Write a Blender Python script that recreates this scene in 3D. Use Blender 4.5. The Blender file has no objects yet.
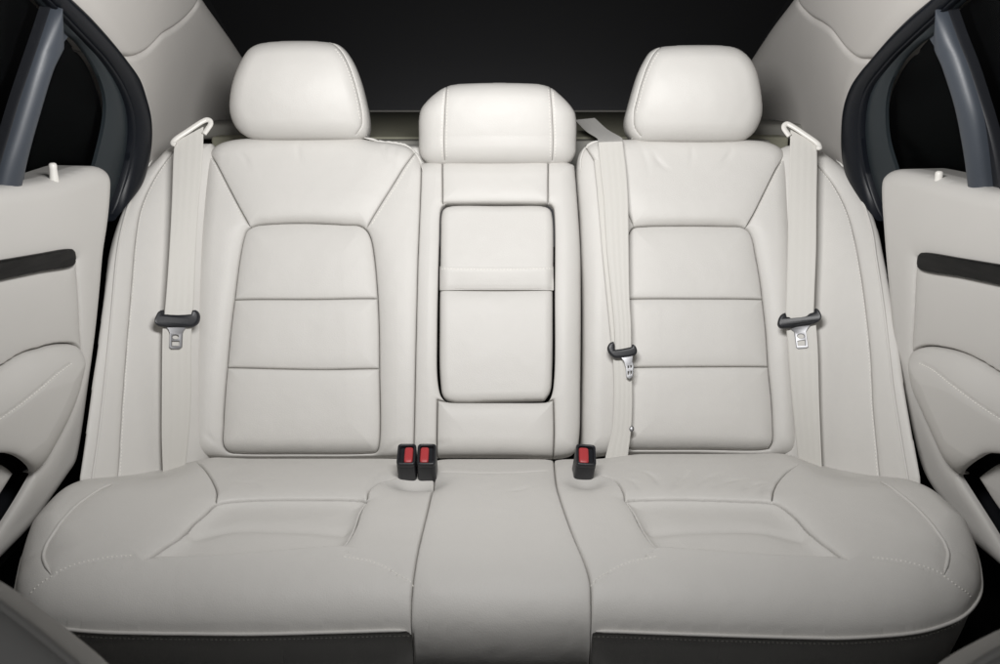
import bpy, bmesh, math
import numpy as np
from mathutils import Matrix

# ------------------------------------------------------------------ basics
scene = bpy.context.scene
COL = scene.collection
rng = np.random.default_rng(7)
F, CX, CY = 1045.0, 500.0, 332.0            # focal length in pixels of a 1000 x 664 frame
TH = math.atan((CY - 60) / F)               # the camera looks down by this angle
CAM = np.array([0.0, 0.0, 1.15])
FW = np.array([0, math.cos(TH), -math.sin(TH)])
UP = np.array([0, math.sin(TH), math.cos(TH)])
RT = np.array([1.0, 0, 0])
A = lambda *p: np.array(p, float)

def unit(v):
    v = np.asarray(v, float)
    return v / np.linalg.norm(v)

def rays(px):
    px = np.atleast_2d(np.asarray(px, float))
    return (RT[None] * ((px[:, :1] - CX) / F) + UP[None] * ((CY - px[:, 1:2]) / F) + FW[None])

def at_depth(px, d):
    return CAM + rays([px])[0] * d

class Surf:
    """A plane with axes eu, ev and normal n, raised by w0(u, v)."""
    def __init__(self, O, eu, ev, n=None, w0=None):
        self.O, self.eu, self.ev = A(*O), unit(eu), unit(ev)
        self.n = unit(n) if n is not None else np.cross(self.eu, self.ev)
        self.w0 = w0
        self.flip = np.dot(np.cross(self.eu, self.ev), self.n) < 0
    def h(self, u, v):
        return self.w0(u, v) if self.w0 else np.zeros_like(u)
    def uv(self, px, off=0.0, fld=None):
        r = rays(px)
        dn = r @ self.n
        w = np.zeros(len(r)) + off
        for i in range(40):
            s = ((self.O - CAM) @ self.n + w) / dn
            P = CAM + r * s[:, None] - self.O
            u, v = P @ self.eu, P @ self.ev
            nw = self.h(u, v) + off
            if fld is not None:
                nw = fld.ev(u, v) + off
            w = .5 * w + .5 * nw
        return np.stack([u, v], 1)
    def pt(self, uv, w):
        uv = np.asarray(uv)
        return self.O + uv[:, :1] * self.eu + uv[:, 1:2] * self.ev + np.asarray(w).reshape(-1, 1) * self.n
    def on(self, px, off=0.0, fld=None):
        q = self.uv(px, off, fld)
        w = (fld.ev(q[:, 0], q[:, 1]) if fld is not None else self.h(q[:, 0], q[:, 1])) + off
        return self.pt(q, w)
    def moved(self, off):
        return Surf(self.O + self.n * off, self.eu, self.ev, self.n, self.w0)

def plane3(p1, d1, p2, d2, p3, d3, w0=None):
    a, b, c = at_depth(p1, d1), at_depth(p2, d2), at_depth(p3, d3)
    n = unit(np.cross(b - a, c - a))
    if n @ (CAM - a) < 0:
        n = -n
    eu = unit(b - a)
    return Surf(a, eu, np.cross(n, eu), n, w0)

def resample(p, step, closed=False):
    p = np.asarray(p, float)
    q = np.vstack([p, p[:1]]) if closed else p
    L = np.concatenate([[0], np.cumsum(np.linalg.norm(np.diff(q, axis=0), axis=1))])
    n = max(2, int(round(L[-1] / step)) + 1)
    t = np.linspace(0, L[-1], n)
    out = np.stack([np.interp(t, L, q[:, k]) for k in range(q.shape[1])], 1)
    return out[:-1] if closed else out

def spline(p, closed=False, sub=10, corner=55):
    """Catmull-Rom through the points; sharp turns stay corners."""
    p = np.asarray(p, float)
    n = len(p)
    if n < 3:
        return p
    def turn(i):
        a, b = p[i] - p[i - 1], p[(i + 1) % n] - p[i]
        c = np.dot(a, b) / (np.linalg.norm(a) * np.linalg.norm(b) + 1e-12)
        return math.degrees(math.acos(max(-1, min(1, c))))
    isc = [turn(i) > corner if (closed or 0 < i < n - 1) else True for i in range(n)]
    out = []
    for i in range(n if closed else n - 1):
        j = (i + 1) % n
        p1, p2 = p[i], p[j]
        p0 = 2 * p1 - p2 if isc[i] else p[i - 1]
        p3 = 2 * p2 - p1 if isc[j] else p[(j + 1) % n]
        d1 = np.linalg.norm(p2 - p1) ** .5 + 1e-9
        d0 = np.linalg.norm(p1 - p0) ** .5 + 1e-9
        d2 = np.linalg.norm(p3 - p2) ** .5 + 1e-9
        m1 = (p2 - p1) / d1 - (p2 - p0) / (d0 + d1) + (p1 - p0) / d0
        m2 = (p3 - p2) / d2 - (p3 - p1) / (d1 + d2) + (p2 - p1) / d1
        m1, m2 = m1 * d1, m2 * d1
        t = np.linspace(0, 1, sub, endpoint=False)[:, None]
        out.append((2 * t**3 - 3 * t**2 + 1) * p1 + (t**3 - 2 * t**2 + t) * m1
                   + (-2 * t**3 + 3 * t**2) * p2 + (t**3 - t**2) * m2)
    if not closed:
        out.append(p[-1:])
    return np.vstack(out)

def inside(P, poly):
    x, y = P[:, 0], P[:, 1]
    r = np.zeros(len(P), bool)
    a, b = poly, np.roll(poly, -1, 0)
    for (x1, y1), (x2, y2) in zip(a, b):
        if y1 == y2:
            continue
        k = ((y1 > y) != (y2 > y))
        r ^= k & (x < (x2 - x1) * (y - y1) / (y2 - y1) + x1)
    return r

# ------------------------------------------------------------------ objects
def thing(name, label, cat, base, group=None, kind=None):
    o = bpy.data.objects.new(name, None)
    o.empty_display_size = .05
    COL.objects.link(o)
    o.location = base
    o['label'], o['category'] = label, cat
    if group: o['group'] = group
    if kind: o['kind'] = kind
    return o

def wpos(o):
    p = np.zeros(3)
    while o is not None:
        p += np.array(o.location)
        o = o.parent
    return p

def mesh_obj(name, V, faces, mat, parent=None, smooth=True, tris=None, label=None):
    V = np.asarray(V, float) - (wpos(parent) if parent is not None else 0)
    me = bpy.data.meshes.new(name)
    if tris is not None:
        n = len(tris)
        me.vertices.add(len(V)); me.vertices.foreach_set('co', V.astype(np.float32).ravel())
        me.loops.add(n * 3); me.loops.foreach_set('vertex_index', tris.astype(np.int32).ravel())
        me.polygons.add(n)
        me.polygons.foreach_set('loop_start', np.arange(0, n * 3, 3, dtype=np.int32))
        me.update(calc_edges=True); me.validate()
    else:
        me.from_pydata(V.tolist(), [], [list(f) for f in faces])
    if smooth:
        me.polygons.foreach_set('use_smooth', np.ones(len(me.polygons), bool))
    me.materials.append(mat)
    me.update()
    o = bpy.data.objects.new(name, me)
    COL.objects.link(o)
    if parent is not None:
        o.parent = parent
    if label: o['label'] = label
    return o

def bm_obj(name, bm, mat, parent, smooth_angle=40):
    bmesh.ops.recalc_face_normals(bm, faces=bm.faces)
    me = bpy.data.meshes.new(name)
    off = wpos(parent) if parent is not None else np.zeros(3)
    for v in bm.verts:
        v.co.x -= off[0]; v.co.y -= off[1]; v.co.z -= off[2]
    bm.to_mesh(me); bm.free()
    me.polygons.foreach_set('use_smooth', np.ones(len(me.polygons), bool))
    me.set_sharp_from_angle(angle=math.radians(smooth_angle))
    me.materials.append(mat)
    o = bpy.data.objects.new(name, me)
    COL.objects.link(o)
    if parent is not None: o.parent = parent
    return o

def tube(name, P, r, mat, parent, seg=8, flat=1.0, up=None):
    P = np.asarray(P, float)
    T = np.gradient(P, axis=0)
    T /= np.linalg.norm(T, axis=1)[:, None] + 1e-12
    N = np.array([up if up is not None else (0, -.3, 1)] * len(P), float)
    N -= (N * T).sum(1)[:, None] * T
    N /= np.linalg.norm(N, axis=1)[:, None] + 1e-12
    B = np.cross(T, N)
    V, Fc = [], []
    m = len(P)
    r0 = r
    for i in range(m):
        r = r0 * min(1, .15 + .22 * min(i, m - 1 - i)) if name.endswith('piping') else r0
        for k in range(seg):
            a = 2 * math.pi * k / seg
            V.append(P[i] + r * (math.cos(a) * B[i] + flat * math.sin(a) * N[i]))
    for i in range(m - 1):
        for k in range(seg):
            k2 = (k + 1) % seg
            Fc.append((i * seg + k, i * seg + k2, (i + 1) * seg + k2, (i + 1) * seg + k))
    Fc.append(tuple(range(seg))[::-1]); Fc.append(tuple((m - 1) * seg + k for k in range(seg)))
    return mesh_obj(name, V, Fc, mat, parent)

def ribbon(name, Aw, Bw, n, thick, mat, parent, bulge=0.0, nx=12, stripes=0.0, prof=None):
    m = len(Aw)
    n = np.asarray(n, float)
    n = np.broadcast_to(n, (m, 3)) if n.ndim == 1 else n
    V, Fc = [], []
    ts = np.linspace(0, 1, nx + 1)
    for i in range(m):
        for t in ts:
            h = thick + bulge * (4 * t * (1 - t)) ** .6 + stripes * math.cos(2 * math.pi * 4 * t)
            if t in (0, 1): h = thick * .5
            if prof is not None: h = thick + prof(t)
            V.append(Aw[i] + (Bw[i] - Aw[i]) * t + n[i] * h)
        for t in ts[::-1]:
            V.append(Aw[i] + (Bw[i] - Aw[i]) * t)
    w = 2 * (nx + 1)
    for i in range(m - 1):
        for k in range(w):
            k2 = (k + 1) % w
            Fc.append((i * w + k, i * w + k2, (i + 1) * w + k2, (i + 1) * w + k))
    Fc.append(tuple(range(w))); Fc.append(tuple((m - 1) * w + k for k in range(w))[::-1])
    o = mesh_obj(name, V, Fc, mat, parent)
    bm = bmesh.new(); bm.from_mesh(o.data)
    bmesh.ops.recalc_face_normals(bm, faces=bm.faces); bm.to_mesh(o.data); bm.free()
    o.data.set_sharp_from_angle(angle=math.radians(50))
    return o

def edges_on(surf, a_px, b_px, off=0.0, m=60, fld=None, sp=True):
    """Two matching pixel polylines laid on a surface and resampled to m rows."""
    out = []
    for p in (a_px, b_px):
        q = spline(p, sub=12) if sp else A(*p)
        w = surf.on(q, off, fld)
        L = np.concatenate([[0], np.cumsum(np.linalg.norm(np.diff(w, axis=0), axis=1))])
        t = np.linspace(0, L[-1], m)
        out.append(np.stack([np.interp(t, L, w[:, k]) for k in range(3)], 1))
    return out

def plate(name, outline, surf, off, thick, bevel, mat, parent, holes=(), uvspace=False, sp=True):
    """A solid plate with holes cut through it, edges rounded."""
    cu = bpy.data.curves.new('tmp', 'CURVE')
    cu.dimensions = '2D'; cu.fill_mode = 'BOTH'
    cu.extrude = max(thick / 2 - bevel, 1e-5); cu.bevel_depth = bevel; cu.bevel_resolution = 3; cu.offset = -bevel
    for k, poly in enumerate([outline] + list(holes)):
        q = A(*poly) if uvspace else surf.uv(A(*poly), off)
        if sp: q = spline(q, True, sub=6)
        s = cu.splines.new('POLY')
        s.points.add(len(q) - 1); s.use_cyclic_u = True
        for pt, (u, v) in zip(s.points, q):
            pt.co = (u, v, 0, 1)
    o = bpy.data.objects.new('tmp', cu); COL.objects.link(o)
    dg = bpy.context.evaluated_depsgraph_get()
    me = bpy.data.meshes.new_from_object(o.evaluated_get(dg))
    bpy.data.objects.remove(o); bpy.data.curves.remove(cu)
    bm = bmesh.new(); bm.from_mesh(me); bpy.data.meshes.remove(me)
    bmesh.ops.remove_doubles(bm, verts=bm.verts, dist=1e-6)
    for v in bm.verts:
        hh = float(surf.h(np.array([v.co.x]), np.array([v.co.y]))[0])
        p = surf.O + v.co.x * surf.eu + v.co.y * surf.ev + (v.co.z + off + hh) * surf.n
        v.co = p
    return bm_obj(name, bm, mat, parent)

def pillow(name, outline, surf, off, h, mat, parent, back=.01, p=3.0, uvspace=False):
    q = A(*outline) if uvspace else surf.uv(A(*outline), off)
    q = resample(spline(q, True, sub=10), .004 if not uvspace else .0015, True)
    c = q.mean(0); m = len(q)
    off = off + float(surf.h(c[:1], c[1:])[0])
    S = [1, .985, .96, .92, .86, .78, .66, .5, .3, .12]
    V = [surf.pt(c + (q - c) * .97, np.full(m, off - back)), surf.pt(q, np.full(m, off - back * .8))]
    for s in S:
        V.append(surf.pt(c + (q - c) * s, np.full(m, off + h * (1 - s ** p) ** (1 / p))))
    V = np.vstack(V); nr = len(S) + 2
    Fc = []
    for i in range(nr - 1):
        for k in range(m):
            k2 = (k + 1) % m
            Fc.append((i * m + k, i * m + k2, (i + 1) * m + k2, (i + 1) * m + k))
    Fc.append(tuple(range(m))[::-1]); Fc.append(tuple((nr - 1) * m + k for k in range(m)))
    o = mesh_obj(name, V, Fc, mat, parent)
    bm = bmesh.new(); bm.from_mesh(o.data)
    bmesh.ops.recalc_face_normals(bm, faces=bm.faces); bm.to_mesh(o.data); bm.free()
    return o

SEAM = dict(g=.0045, gw=.0013, B=.0035, s=.012)

class Field:
    """Upholstery: a fine grid over an outline, puffed up between its seams and cut into panels along them."""
    def __init__(self, surf, outline, step=.002, zones=(), seams=(), R=.03, D=.02, skirt=None, inner=.022, gap=.00048,
                 extra=None, oo=0.0, cap=False, off=0.0, sp=True, dry=False):
        self.s, self.step, self.off = surf, step, off
        self.first = None
        if not dry:
            # a coarse pass first, so that every seam is laid on the padded shape and not on the bare one
            self.first = Field(surf, outline, .006, zones, seams, R, D, None, inner, gap, extra, oo, False, off, sp, dry=True)
        out = surf.uv(A(*outline), oo)
        out = resample(spline(out, True, sub=8) if sp else out, .004, True)
        self.out = out
        self.u0, self.v0 = out.min(0) - 2 * step
        nu, nv = np.ceil((out.max(0) + 2 * step - out.min(0) + 2 * step) / step).astype(int) + 1
        U, V = np.meshgrid(self.u0 + np.arange(nu) * step, self.v0 + np.arange(nv) * step)
        self.shape = U.shape
        PU, PV = U.copy(), V.copy()
        snapped = np.zeros(U.shape, bool)
        r0 = float(np.max(R(U, V)[0])) if callable(R) else R
        D0, N = self.dist(out, True, max(r0, .01))
        k = D0 <= .505 * step
        PU[k], PV[k] = N[0][k], N[1][k]; snapped |= k
        on_edge = k.copy(); D0[k] = 0
        pts = np.stack([PU.ravel(), PV.ravel()], 1)
        ins = inside(pts, out).reshape(U.shape) | on_edge
        vgap = np.full(U.shape, gap)
        sid = np.full(U.shape, -1)
        cuts = []
        W = np.zeros(U.shape)
        puff = np.zeros(U.shape); groove = np.zeros(U.shape)
        zl = []
        def seam(dd, P, wt):
            np.minimum(groove, -P['g'] * np.exp(-(dd / P['gw']) ** 2) * wt, out=groove)
            np.minimum(puff, -P['B'] * np.exp(-dd / P['s']) * wt, out=puff)
        for z in zones:
            if z.get('poly') is None:
                zl.append((z, None)); continue
            q = self.uvp(z['poly'])
            q = resample(spline(q, True, sub=8), .004, True)
            P = dict(SEAM, **z.get('seam', {}))
            dd, N = self.dist(q, True, max(4 * P['s'], .06))
            k = (dd <= .505 * step) & ~snapped
            if 'avoid' in z:
                qa = self.uvp(z['avoid']); qa = resample(spline(qa, True, sub=8), .004, True)
                da, _ = self.dist(qa, True, .01)
                k &= ~(inside(np.stack([U.ravel(), V.ravel()], 1), qa).reshape(U.shape) | (da < 1.1 * step))
            PU[k], PV[k] = N[0][k], N[1][k]; snapped |= k; dd[k] = 0
            seam(dd, P, 1.0)
            zi = inside(np.stack([U.ravel(), V.ravel()], 1), q).reshape(U.shape)
            if z.get('wipe'):
                fw = np.where(zi, 0, 1 - np.exp(-(dd / .006) ** 2))
                W *= fw; puff *= fw; groove *= fw
                seam(dd, P, 1.0)
            if 'bulge' in z:
                hh, ss = z['bulge']
                W += np.where(zi, hh * (1 - np.exp(-dd / ss)), 0)
            if 'outbulge' in z:
                hh, ss = z['outbulge']
                W += np.where(zi, 0, hh * (1 - np.exp(-dd / ss)))
            if 'sink' in z:
                hh, ss = z['sink']
                W -= np.where(zi, hh * np.minimum(1, dd / ss), 0)
            zl.append((z, q))
        for sm in seams:
            q = self.uvp(sm['px'])
            q = resample(spline(q, sub=8), .004)
            P = dict(SEAM, **sm)
            t = np.linspace(0, 1, len(q))
            f0, f1 = sm.get('fade', (0, 0))
            wt = np.minimum(np.clip(t / f0, 0, 1) if f0 else 1, np.clip((1 - t) / f1, 0, 1) if f1 else 1) * np.ones(len(q))
            dd, N, wa = self.dist(q, False, max(4 * P['s'], .02), wt)
            if sm.get('snap', True):
                k = (dd <= .505 * step) & ~snapped
                PU[k], PV[k] = N[0][k], N[1][k]; snapped |= k; dd[k] = 0
                if sm.get('cut'):
                    kk = k & (wa > .02)
                    vgap[kk] = sm['cut'] * np.minimum(1, wa[kk] * 1.5); sid[kk] = len(cuts); cuts.append(q)
            if sm.get('ridge'):
                W += sm['ridge'] * np.exp(-(dd / P['s']) ** 2) * wa
            else:
                seam(dd, P, wa)
        W += puff + groove
        if extra is not None:
            W += extra(PU, PV, self)
        if callable(R):
            Ra, Da = R(PU, PV)
        else:
            Ra, Da = R, D
        if dry: D0 = np.where(ins, D0, 0)
        x = np.clip(1 - D0 / Ra, 0, 1)
        W -= Da * (1 - np.sqrt(np.clip(1 - x * x, 0, 1)))
        W += surf.h(PU, PV) + off
        self.W = W
        if dry: return
        # faces
        idx = np.arange(nu * nv).reshape(U.shape)
        a, b, c, d = idx[:-1, :-1].ravel(), idx[:-1, 1:].ravel(), idx[1:, 1:].ravel(), idx[1:, :-1].ravel()
        sn = snapped.ravel()
        alt = sn[b] & sn[d] & ~(sn[a] & sn[c])
        T = np.concatenate([np.where(alt[:, None], np.stack([a, b, d], 1), np.stack([a, b, c], 1)),
                            np.where(alt[:, None], np.stack([b, c, d], 1), np.stack([a, c, d], 1))])
        T = T[ins.ravel()[T].all(1)]
        pts = np.stack([PU.ravel(), PV.ravel()], 1)
        ce = pts[T].mean(1)
        e1, e2 = pts[T[:, 1]] - pts[T[:, 0]], pts[T[:, 2]] - pts[T[:, 0]]
        ar = e1[:, 0] * e2[:, 1] - e1[:, 1] * e2[:, 0]
        keep = inside(ce, out) & (ar > .04 * step * step)
        T, ce = T[keep], ce[keep]
        zid = np.zeros(len(T), int)
        for i, (z, q) in enumerate(zl):
            if q is not None:
                zid[inside(ce, q)] = i
        vgap, sid = vgap.ravel(), sid.ravel()
        Wf = W.ravel(); oe = on_edge.ravel()
        for c, q in enumerate(cuts):
            tk = np.where((sid[T] == c).any(1))[0]
            if len(tk) == 0: continue
            p = pts[T[tk]].mean(1)
            a, e = q[:-1], q[1:] - q[:-1]
            t = np.clip(((p[:, None] - a[None]) * e[None]).sum(2) / ((e * e).sum(1)[None] + 1e-18), 0, 1)
            d = p[:, None] - (a[None] + t[..., None] * e[None])
            j = (d ** 2).sum(2).argmin(1)
            dj, ej = d[np.arange(len(p)), j], e[j]
            neg = tk[(ej[:, 0] * dj[:, 1] - ej[:, 1] * dj[:, 0]) < 0]
            vs = np.where(sid == c)[0]
            mp = np.arange(len(pts)); mp[vs] = len(pts) + np.arange(len(vs))
            T[neg] = mp[T[neg]]
            pts = np.vstack([pts, pts[vs]]); Wf = np.concatenate([Wf, Wf[vs]]); oe = np.concatenate([oe, oe[vs]])
            vgap = np.concatenate([vgap, vgap[vs]]); sid = np.concatenate([sid, np.full(len(vs), -2)])
        T0 = T
        X = surf.pt(pts, Wf)
        if surf.flip:
            T = T[:, ::-1]
        self.objs = {}
        for i, (z, q) in enumerate(zl):
            t = T[zid == i]
            if len(t) == 0 or z.get('skip'):
                continue
            us, inv = np.unique(t, return_inverse=True)
            t = inv.reshape(-1, 3)
            Vx = X[us]; n0 = len(us)
            E = np.concatenate([t[:, [0, 1]], t[:, [1, 2]], t[:, [2, 0]]])
            key = np.sort(E, 1)
            key = key[:, 0] * (n0 + 1) + key[:, 1]
            _, iv, ct = np.unique(key, return_inverse=True, return_counts=True)
            Eb = E[ct[iv] == 1]
            outer = oe[us[Eb[:, 0]]] & oe[us[Eb[:, 1]]]
            ei = Eb[~outer]
            if len(ei):
                # leave a real slit: draw each panel edge back from its seam
                p2 = pts[us]
                dv = p2[ei[:, 1]] - p2[ei[:, 0]]
                nr = np.stack([-dv[:, 1], dv[:, 0]], 1) * (-1 if surf.flip else 1)
                nr /= np.linalg.norm(nr, axis=1)[:, None] + 1e-12
                acc = np.zeros((n0, 2))
                np.add.at(acc, ei[:, 0], nr); np.add.at(acc, ei[:, 1], nr)
                acc /= np.linalg.norm(acc, axis=1)[:, None] + 1e-9
                acc *= vgap[us][:, None]
                Vx = Vx + acc[:, :1] * surf.eu + acc[:, 1:] * surf.ev
            allV, allT = [Vx], [t]
            sk_mesh = None
            nxt = n0
            for grp, vec in ((Eb[~outer], -surf.n * inner), (Eb[outer], skirt)):
                if vec is None or len(grp) == 0:
                    continue
                bu, bi = np.unique(grp, return_inverse=True)
                bi = bi.reshape(-1, 2)
                if callable(vec):
                    low = vec(Vx[bu])           # list of arrays, one per ring
                else:
                    low = [Vx[bu] + np.asarray(vec) * f for f in (.5, 1)]
                is_outer = vec is skirt
                if is_outer and z.get('skirt_name'):
                    vs = [Vx[bu]] + low
                    m = len(bu); ft = []
                    for kk in range(len(low)):
                        o0, o1 = kk * m, (kk + 1) * m
                        ft.append(np.stack([bi[:, 1] + o0, bi[:, 0] + o0, bi[:, 0] + o1], 1))
                        ft.append(np.stack([bi[:, 1] + o0, bi[:, 0] + o1, bi[:, 1] + o1], 1))
                    sk_mesh = (np.vstack(vs), np.vstack(ft))
                    continue
                m = len(bu)
                top = bu
                for lw in low:
                    allV.append(lw)
                    bot = nxt + np.arange(m); nxt += m
                    ta, tb = top[bi[:, 0]], top[bi[:, 1]]
                    ba, bb = bot[bi[:, 0]], bot[bi[:, 1]]
                    allT.append(np.stack([tb, ta, ba], 1)); allT.append(np.stack([tb, ba, bb], 1))
                    top = bot
                if is_outer and cap:
                    allV.append(allV[-1].mean(0)[None]); ci = nxt; nxt += 1
                    allT.append(np.stack([top[bi[:, 1]], top[bi[:, 0]], np.full(len(bi), ci)], 1))
            self.objs[z['name'] + str(i)] = o = mesh_obj(z['name'], np.vstack(allV), None, z['mat'], z.get('parent'), tris=np.vstack(allT))
            if 'label' in z: o['label'] = z['label']
            if z.get('props'):
                for kx, vx in z['props'].items(): o[kx] = vx
            z['obj'] = o
            if sk_mesh is not None:
                mesh_obj(z['skirt_name'], sk_mesh[0], None, z['mat'], z.get('skirt_parent', z.get('parent')), tris=sk_mesh[1])
    def uvp(self, px):
        return self.s.uv(A(*px), 0.0, self.first)
    def dist(self, q, closed, rmax, wt=None):
        st = self.step
        Dm = np.full(self.shape, rmax)
        NU, NV = np.zeros(self.shape), np.zeros(self.shape)
        WT = np.zeros(self.shape)
        nv, nu = self.shape
        n = len(q)
        for i in range(n if closed else n - 1):
            p, r = q[i], q[(i + 1) % n]
            lo, hi = np.minimum(p, r) - rmax, np.maximum(p, r) + rmax
            i0, i1 = int((lo[0] - self.u0) / st), int((hi[0] - self.u0) / st) + 2
            j0, j1 = int((lo[1] - self.v0) / st), int((hi[1] - self.v0) / st) + 2
            i0, j0 = max(i0, 0), max(j0, 0); i1, j1 = min(i1, nu), min(j1, nv)
            if i1 <= i0 or j1 <= j0:
                continue
            uu = (self.u0 + np.arange(i0, i1) * st)[None, :]
            vv = (self.v0 + np.arange(j0, j1) * st)[:, None]
            e = r - p
            L2 = e @ e + 1e-18
            t = np.clip(((uu - p[0]) * e[0] + (vv - p[1]) * e[1]) / L2, 0, 1)
            cu, cv = p[0] + t * e[0], p[1] + t * e[1]
            dd = np.hypot(uu - cu, vv - cv)
            k = dd < Dm[j0:j1, i0:i1]
            Dm[j0:j1, i0:i1][k] = dd[k]; NU[j0:j1, i0:i1][k] = cu[k]; NV[j0:j1, i0:i1][k] = cv[k]
            if wt is not None:
                w = wt[i] + t * (wt[min(i + 1, n - 1)] - wt[i])
                WT[j0:j1, i0:i1][k] = w[k]
        return (Dm, (NU, NV)) if wt is None else (Dm, (NU, NV), WT)
    def ev(self, u, v):
        x = np.clip((u - self.u0) / self.step, 0, self.shape[1] - 1.001)
        y = np.clip((v - self.v0) / self.step, 0, self.shape[0] - 1.001)
        i, j = x.astype(int), y.astype(int)
        fx, fy = x - i, y - j
        W = self.W
        return (W[j, i] * (1 - fx) * (1 - fy) + W[j, i + 1] * fx * (1 - fy) + W[j + 1, i] * (1 - fx) * fy + W[j + 1, i + 1] * fx * fy)
    def line(self, px, off=0.0, sp=True, step=.004, oo=0.0):
        q = self.s.uv(A(*px), 0.0, self)
        q = resample(spline(q, sub=10) if sp else q, step)
        return self.s.pt(q, self.ev(q[:, 0], q[:, 1]) + off)

def stitches(name, lines, n, mat, parent, L=.0036, w=.0011, gap=.0062, h=.0009):
    """Short raised thread stitches along polylines in space."""
    n = unit(n)
    for P in lines:
        V, Fc = [], []
        P = resample(P, gap)
        T = np.gradient(P, axis=0)
        for p, t in zip(P, T):
            t = unit(t); b = unit(np.cross(n, t)); nn = np.cross(t, b)
            k = len(V)
            for (x, y, z) in ((-1, -1, -.6), (1, -1, -.6), (1, 1, -.6), (-1, 1, -.6), (-.7, -.5, 1), (.7, -.5, 1), (.7, .5, 1), (-.7, .5, 1)):
                V.append(p + t * x * L / 2 + b * y * w / 2 + nn * z * h)
            for f in ((4, 5, 6, 7), (0, 1, 5, 4), (1, 2, 6, 5), (2, 3, 7, 6), (3, 0, 4, 7)):
                Fc.append(tuple(k + i for i in f))
        mesh_obj(name, V, Fc, mat, parent)

# ------------------------------------------------------------------ materials
def new_mat(name):
    m = bpy.data.materials.new(name); m.use_nodes = True
    nt = m.node_tree
    return m, nt, nt.nodes['Principled BSDF']

def leather(name, col, rough=.48, grain=.20, spec=.33, wr=.42):
    m, nt, b = new_mat(name)
    tc = nt.nodes.new('ShaderNodeTexCoord')
    n1 = nt.nodes.new('ShaderNodeTexNoise'); n1.inputs['Scale'].default_value = 9; n1.inputs['Detail'].default_value = 4
    nt.links.new(tc.outputs['Object'], n1.inputs['Vector'])
    mx = nt.nodes.new('ShaderNodeMix'); mx.data_type = 'RGBA'
    mx.inputs['A'].default_value = (*[c * .975 for c in col], 1); mx.inputs['B'].default_value = (*[min(1, c * 1.02) for c in col], 1)
    nt.links.new(n1.outputs['Fac'], mx.inputs['Factor'])
    nt.links.new(mx.outputs['Result'], b.inputs['Base Color'])
    vo = nt.nodes.new('ShaderNodeTexVoronoi'); vo.inputs['Scale'].default_value = 620
    n2 = nt.nodes.new('ShaderNodeTexNoise'); n2.inputs['Scale'].default_value = 300; n2.inputs['Detail'].default_value = 3
    n3 = nt.nodes.new('ShaderNodeTexNoise'); n3.inputs['Scale'].default_value = 14; n3.inputs['Detail'].default_value = 2
    for n in (vo, n2, n3): nt.links.new(tc.outputs['Object'], n.inputs['Vector'])
    ad = nt.nodes.new('ShaderNodeMath'); ad.operation = 'MULTIPLY_ADD'
    nt.links.new(n2.outputs['Fac'], ad.inputs[0]); ad.inputs[1].default_value = .6; nt.links.new(vo.outputs['Distance'], ad.inputs[2])
    bp = nt.nodes.new('ShaderNodeBump'); bp.inputs['Strength'].default_value = grain; bp.inputs['Distance'].default_value = .0008
    nt.links.new(ad.outputs[0], bp.inputs['Height'])
    b2 = nt.nodes.new('ShaderNodeBump'); b2.inputs['Strength'].default_value = wr; b2.inputs['Distance'].default_value = .006
    nt.links.new(n3.outputs['Fac'], b2.inputs['Height']); nt.links.new(b2.outputs[0], bp.inputs['Normal'])
    nt.links.new(bp.outputs[0], b.inputs['Normal'])
    mr = nt.nodes.new('ShaderNodeMapRange'); mr.inputs['To Min'].default_value = rough - .05; mr.inputs['To Max'].default_value = rough + .08
    nt.links.new(n1.outputs['Fac'], mr.inputs['Value']); nt.links.new(mr.outputs[0], b.inputs['Roughness'])
    b.inputs['Specular IOR Level'].default_value = spec
    return m

def plain(name, col, rough=.5, metal=0.0, bump=0.0, scale=400, spec=.5, coat=0.0):
    m, nt, b = new_mat(name)
    b.inputs['Base Color'].default_value = (*col, 1)
    b.inputs['Roughness'].default_value = rough; b.inputs['Metallic'].default_value = metal
    b.inputs['Specular IOR Level'].default_value = spec
    b.inputs['Coat Weight'].default_value = coat
    tc = nt.nodes.new('ShaderNodeTexCoord')
    n = nt.nodes.new('ShaderNodeTexNoise'); n.inputs['Scale'].default_value = scale; n.inputs['Detail'].default_value = 3
    nt.links.new(tc.outputs['Object'], n.inputs['Vector'])
    if bump:
        bp = nt.nodes.new('ShaderNodeBump'); bp.inputs['Strength'].default_value = bump; bp.inputs['Distance'].default_value = .001
        nt.links.new(n.outputs['Fac'], bp.inputs['Height']); nt.links.new(bp.outputs[0], b.inputs['Normal'])
    mr = nt.nodes.new('ShaderNodeMapRange'); mr.inputs['To Min'].default_value = max(0, rough - .04); mr.inputs['To Max'].default_value = rough + .05
    nt.links.new(n.outputs['Fac'], mr.inputs['Value']); nt.links.new(mr.outputs[0], b.inputs['Roughness'])
    return m

def webbing(name, col):
    m, nt, b = new_mat(name)
    tc = nt.nodes.new('ShaderNodeTexCoord')
    n1 = nt.nodes.new('ShaderNodeTexWave'); n1.wave_type = 'BANDS'; n1.bands_direction = 'DIAGONAL'
    n1.inputs['Scale'].default_value = 260; n1.inputs['Distortion'].default_value = .3
    nt.links.new(tc.outputs['Object'], n1.inputs['Vector'])
    bp = nt.nodes.new('ShaderNodeBump'); bp.inputs['Strength'].default_value = .12; bp.inputs['Distance'].default_value = .0006
    nt.links.new(n1.outputs['Fac'], bp.inputs['Height']); nt.links.new(bp.outputs[0], b.inputs['Normal'])
    b.inputs['Base Color'].default_value = (*col, 1); b.inputs['Roughness'].default_value = .55
    b.inputs['Sheen Weight'].default_value = .15
    return m

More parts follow.
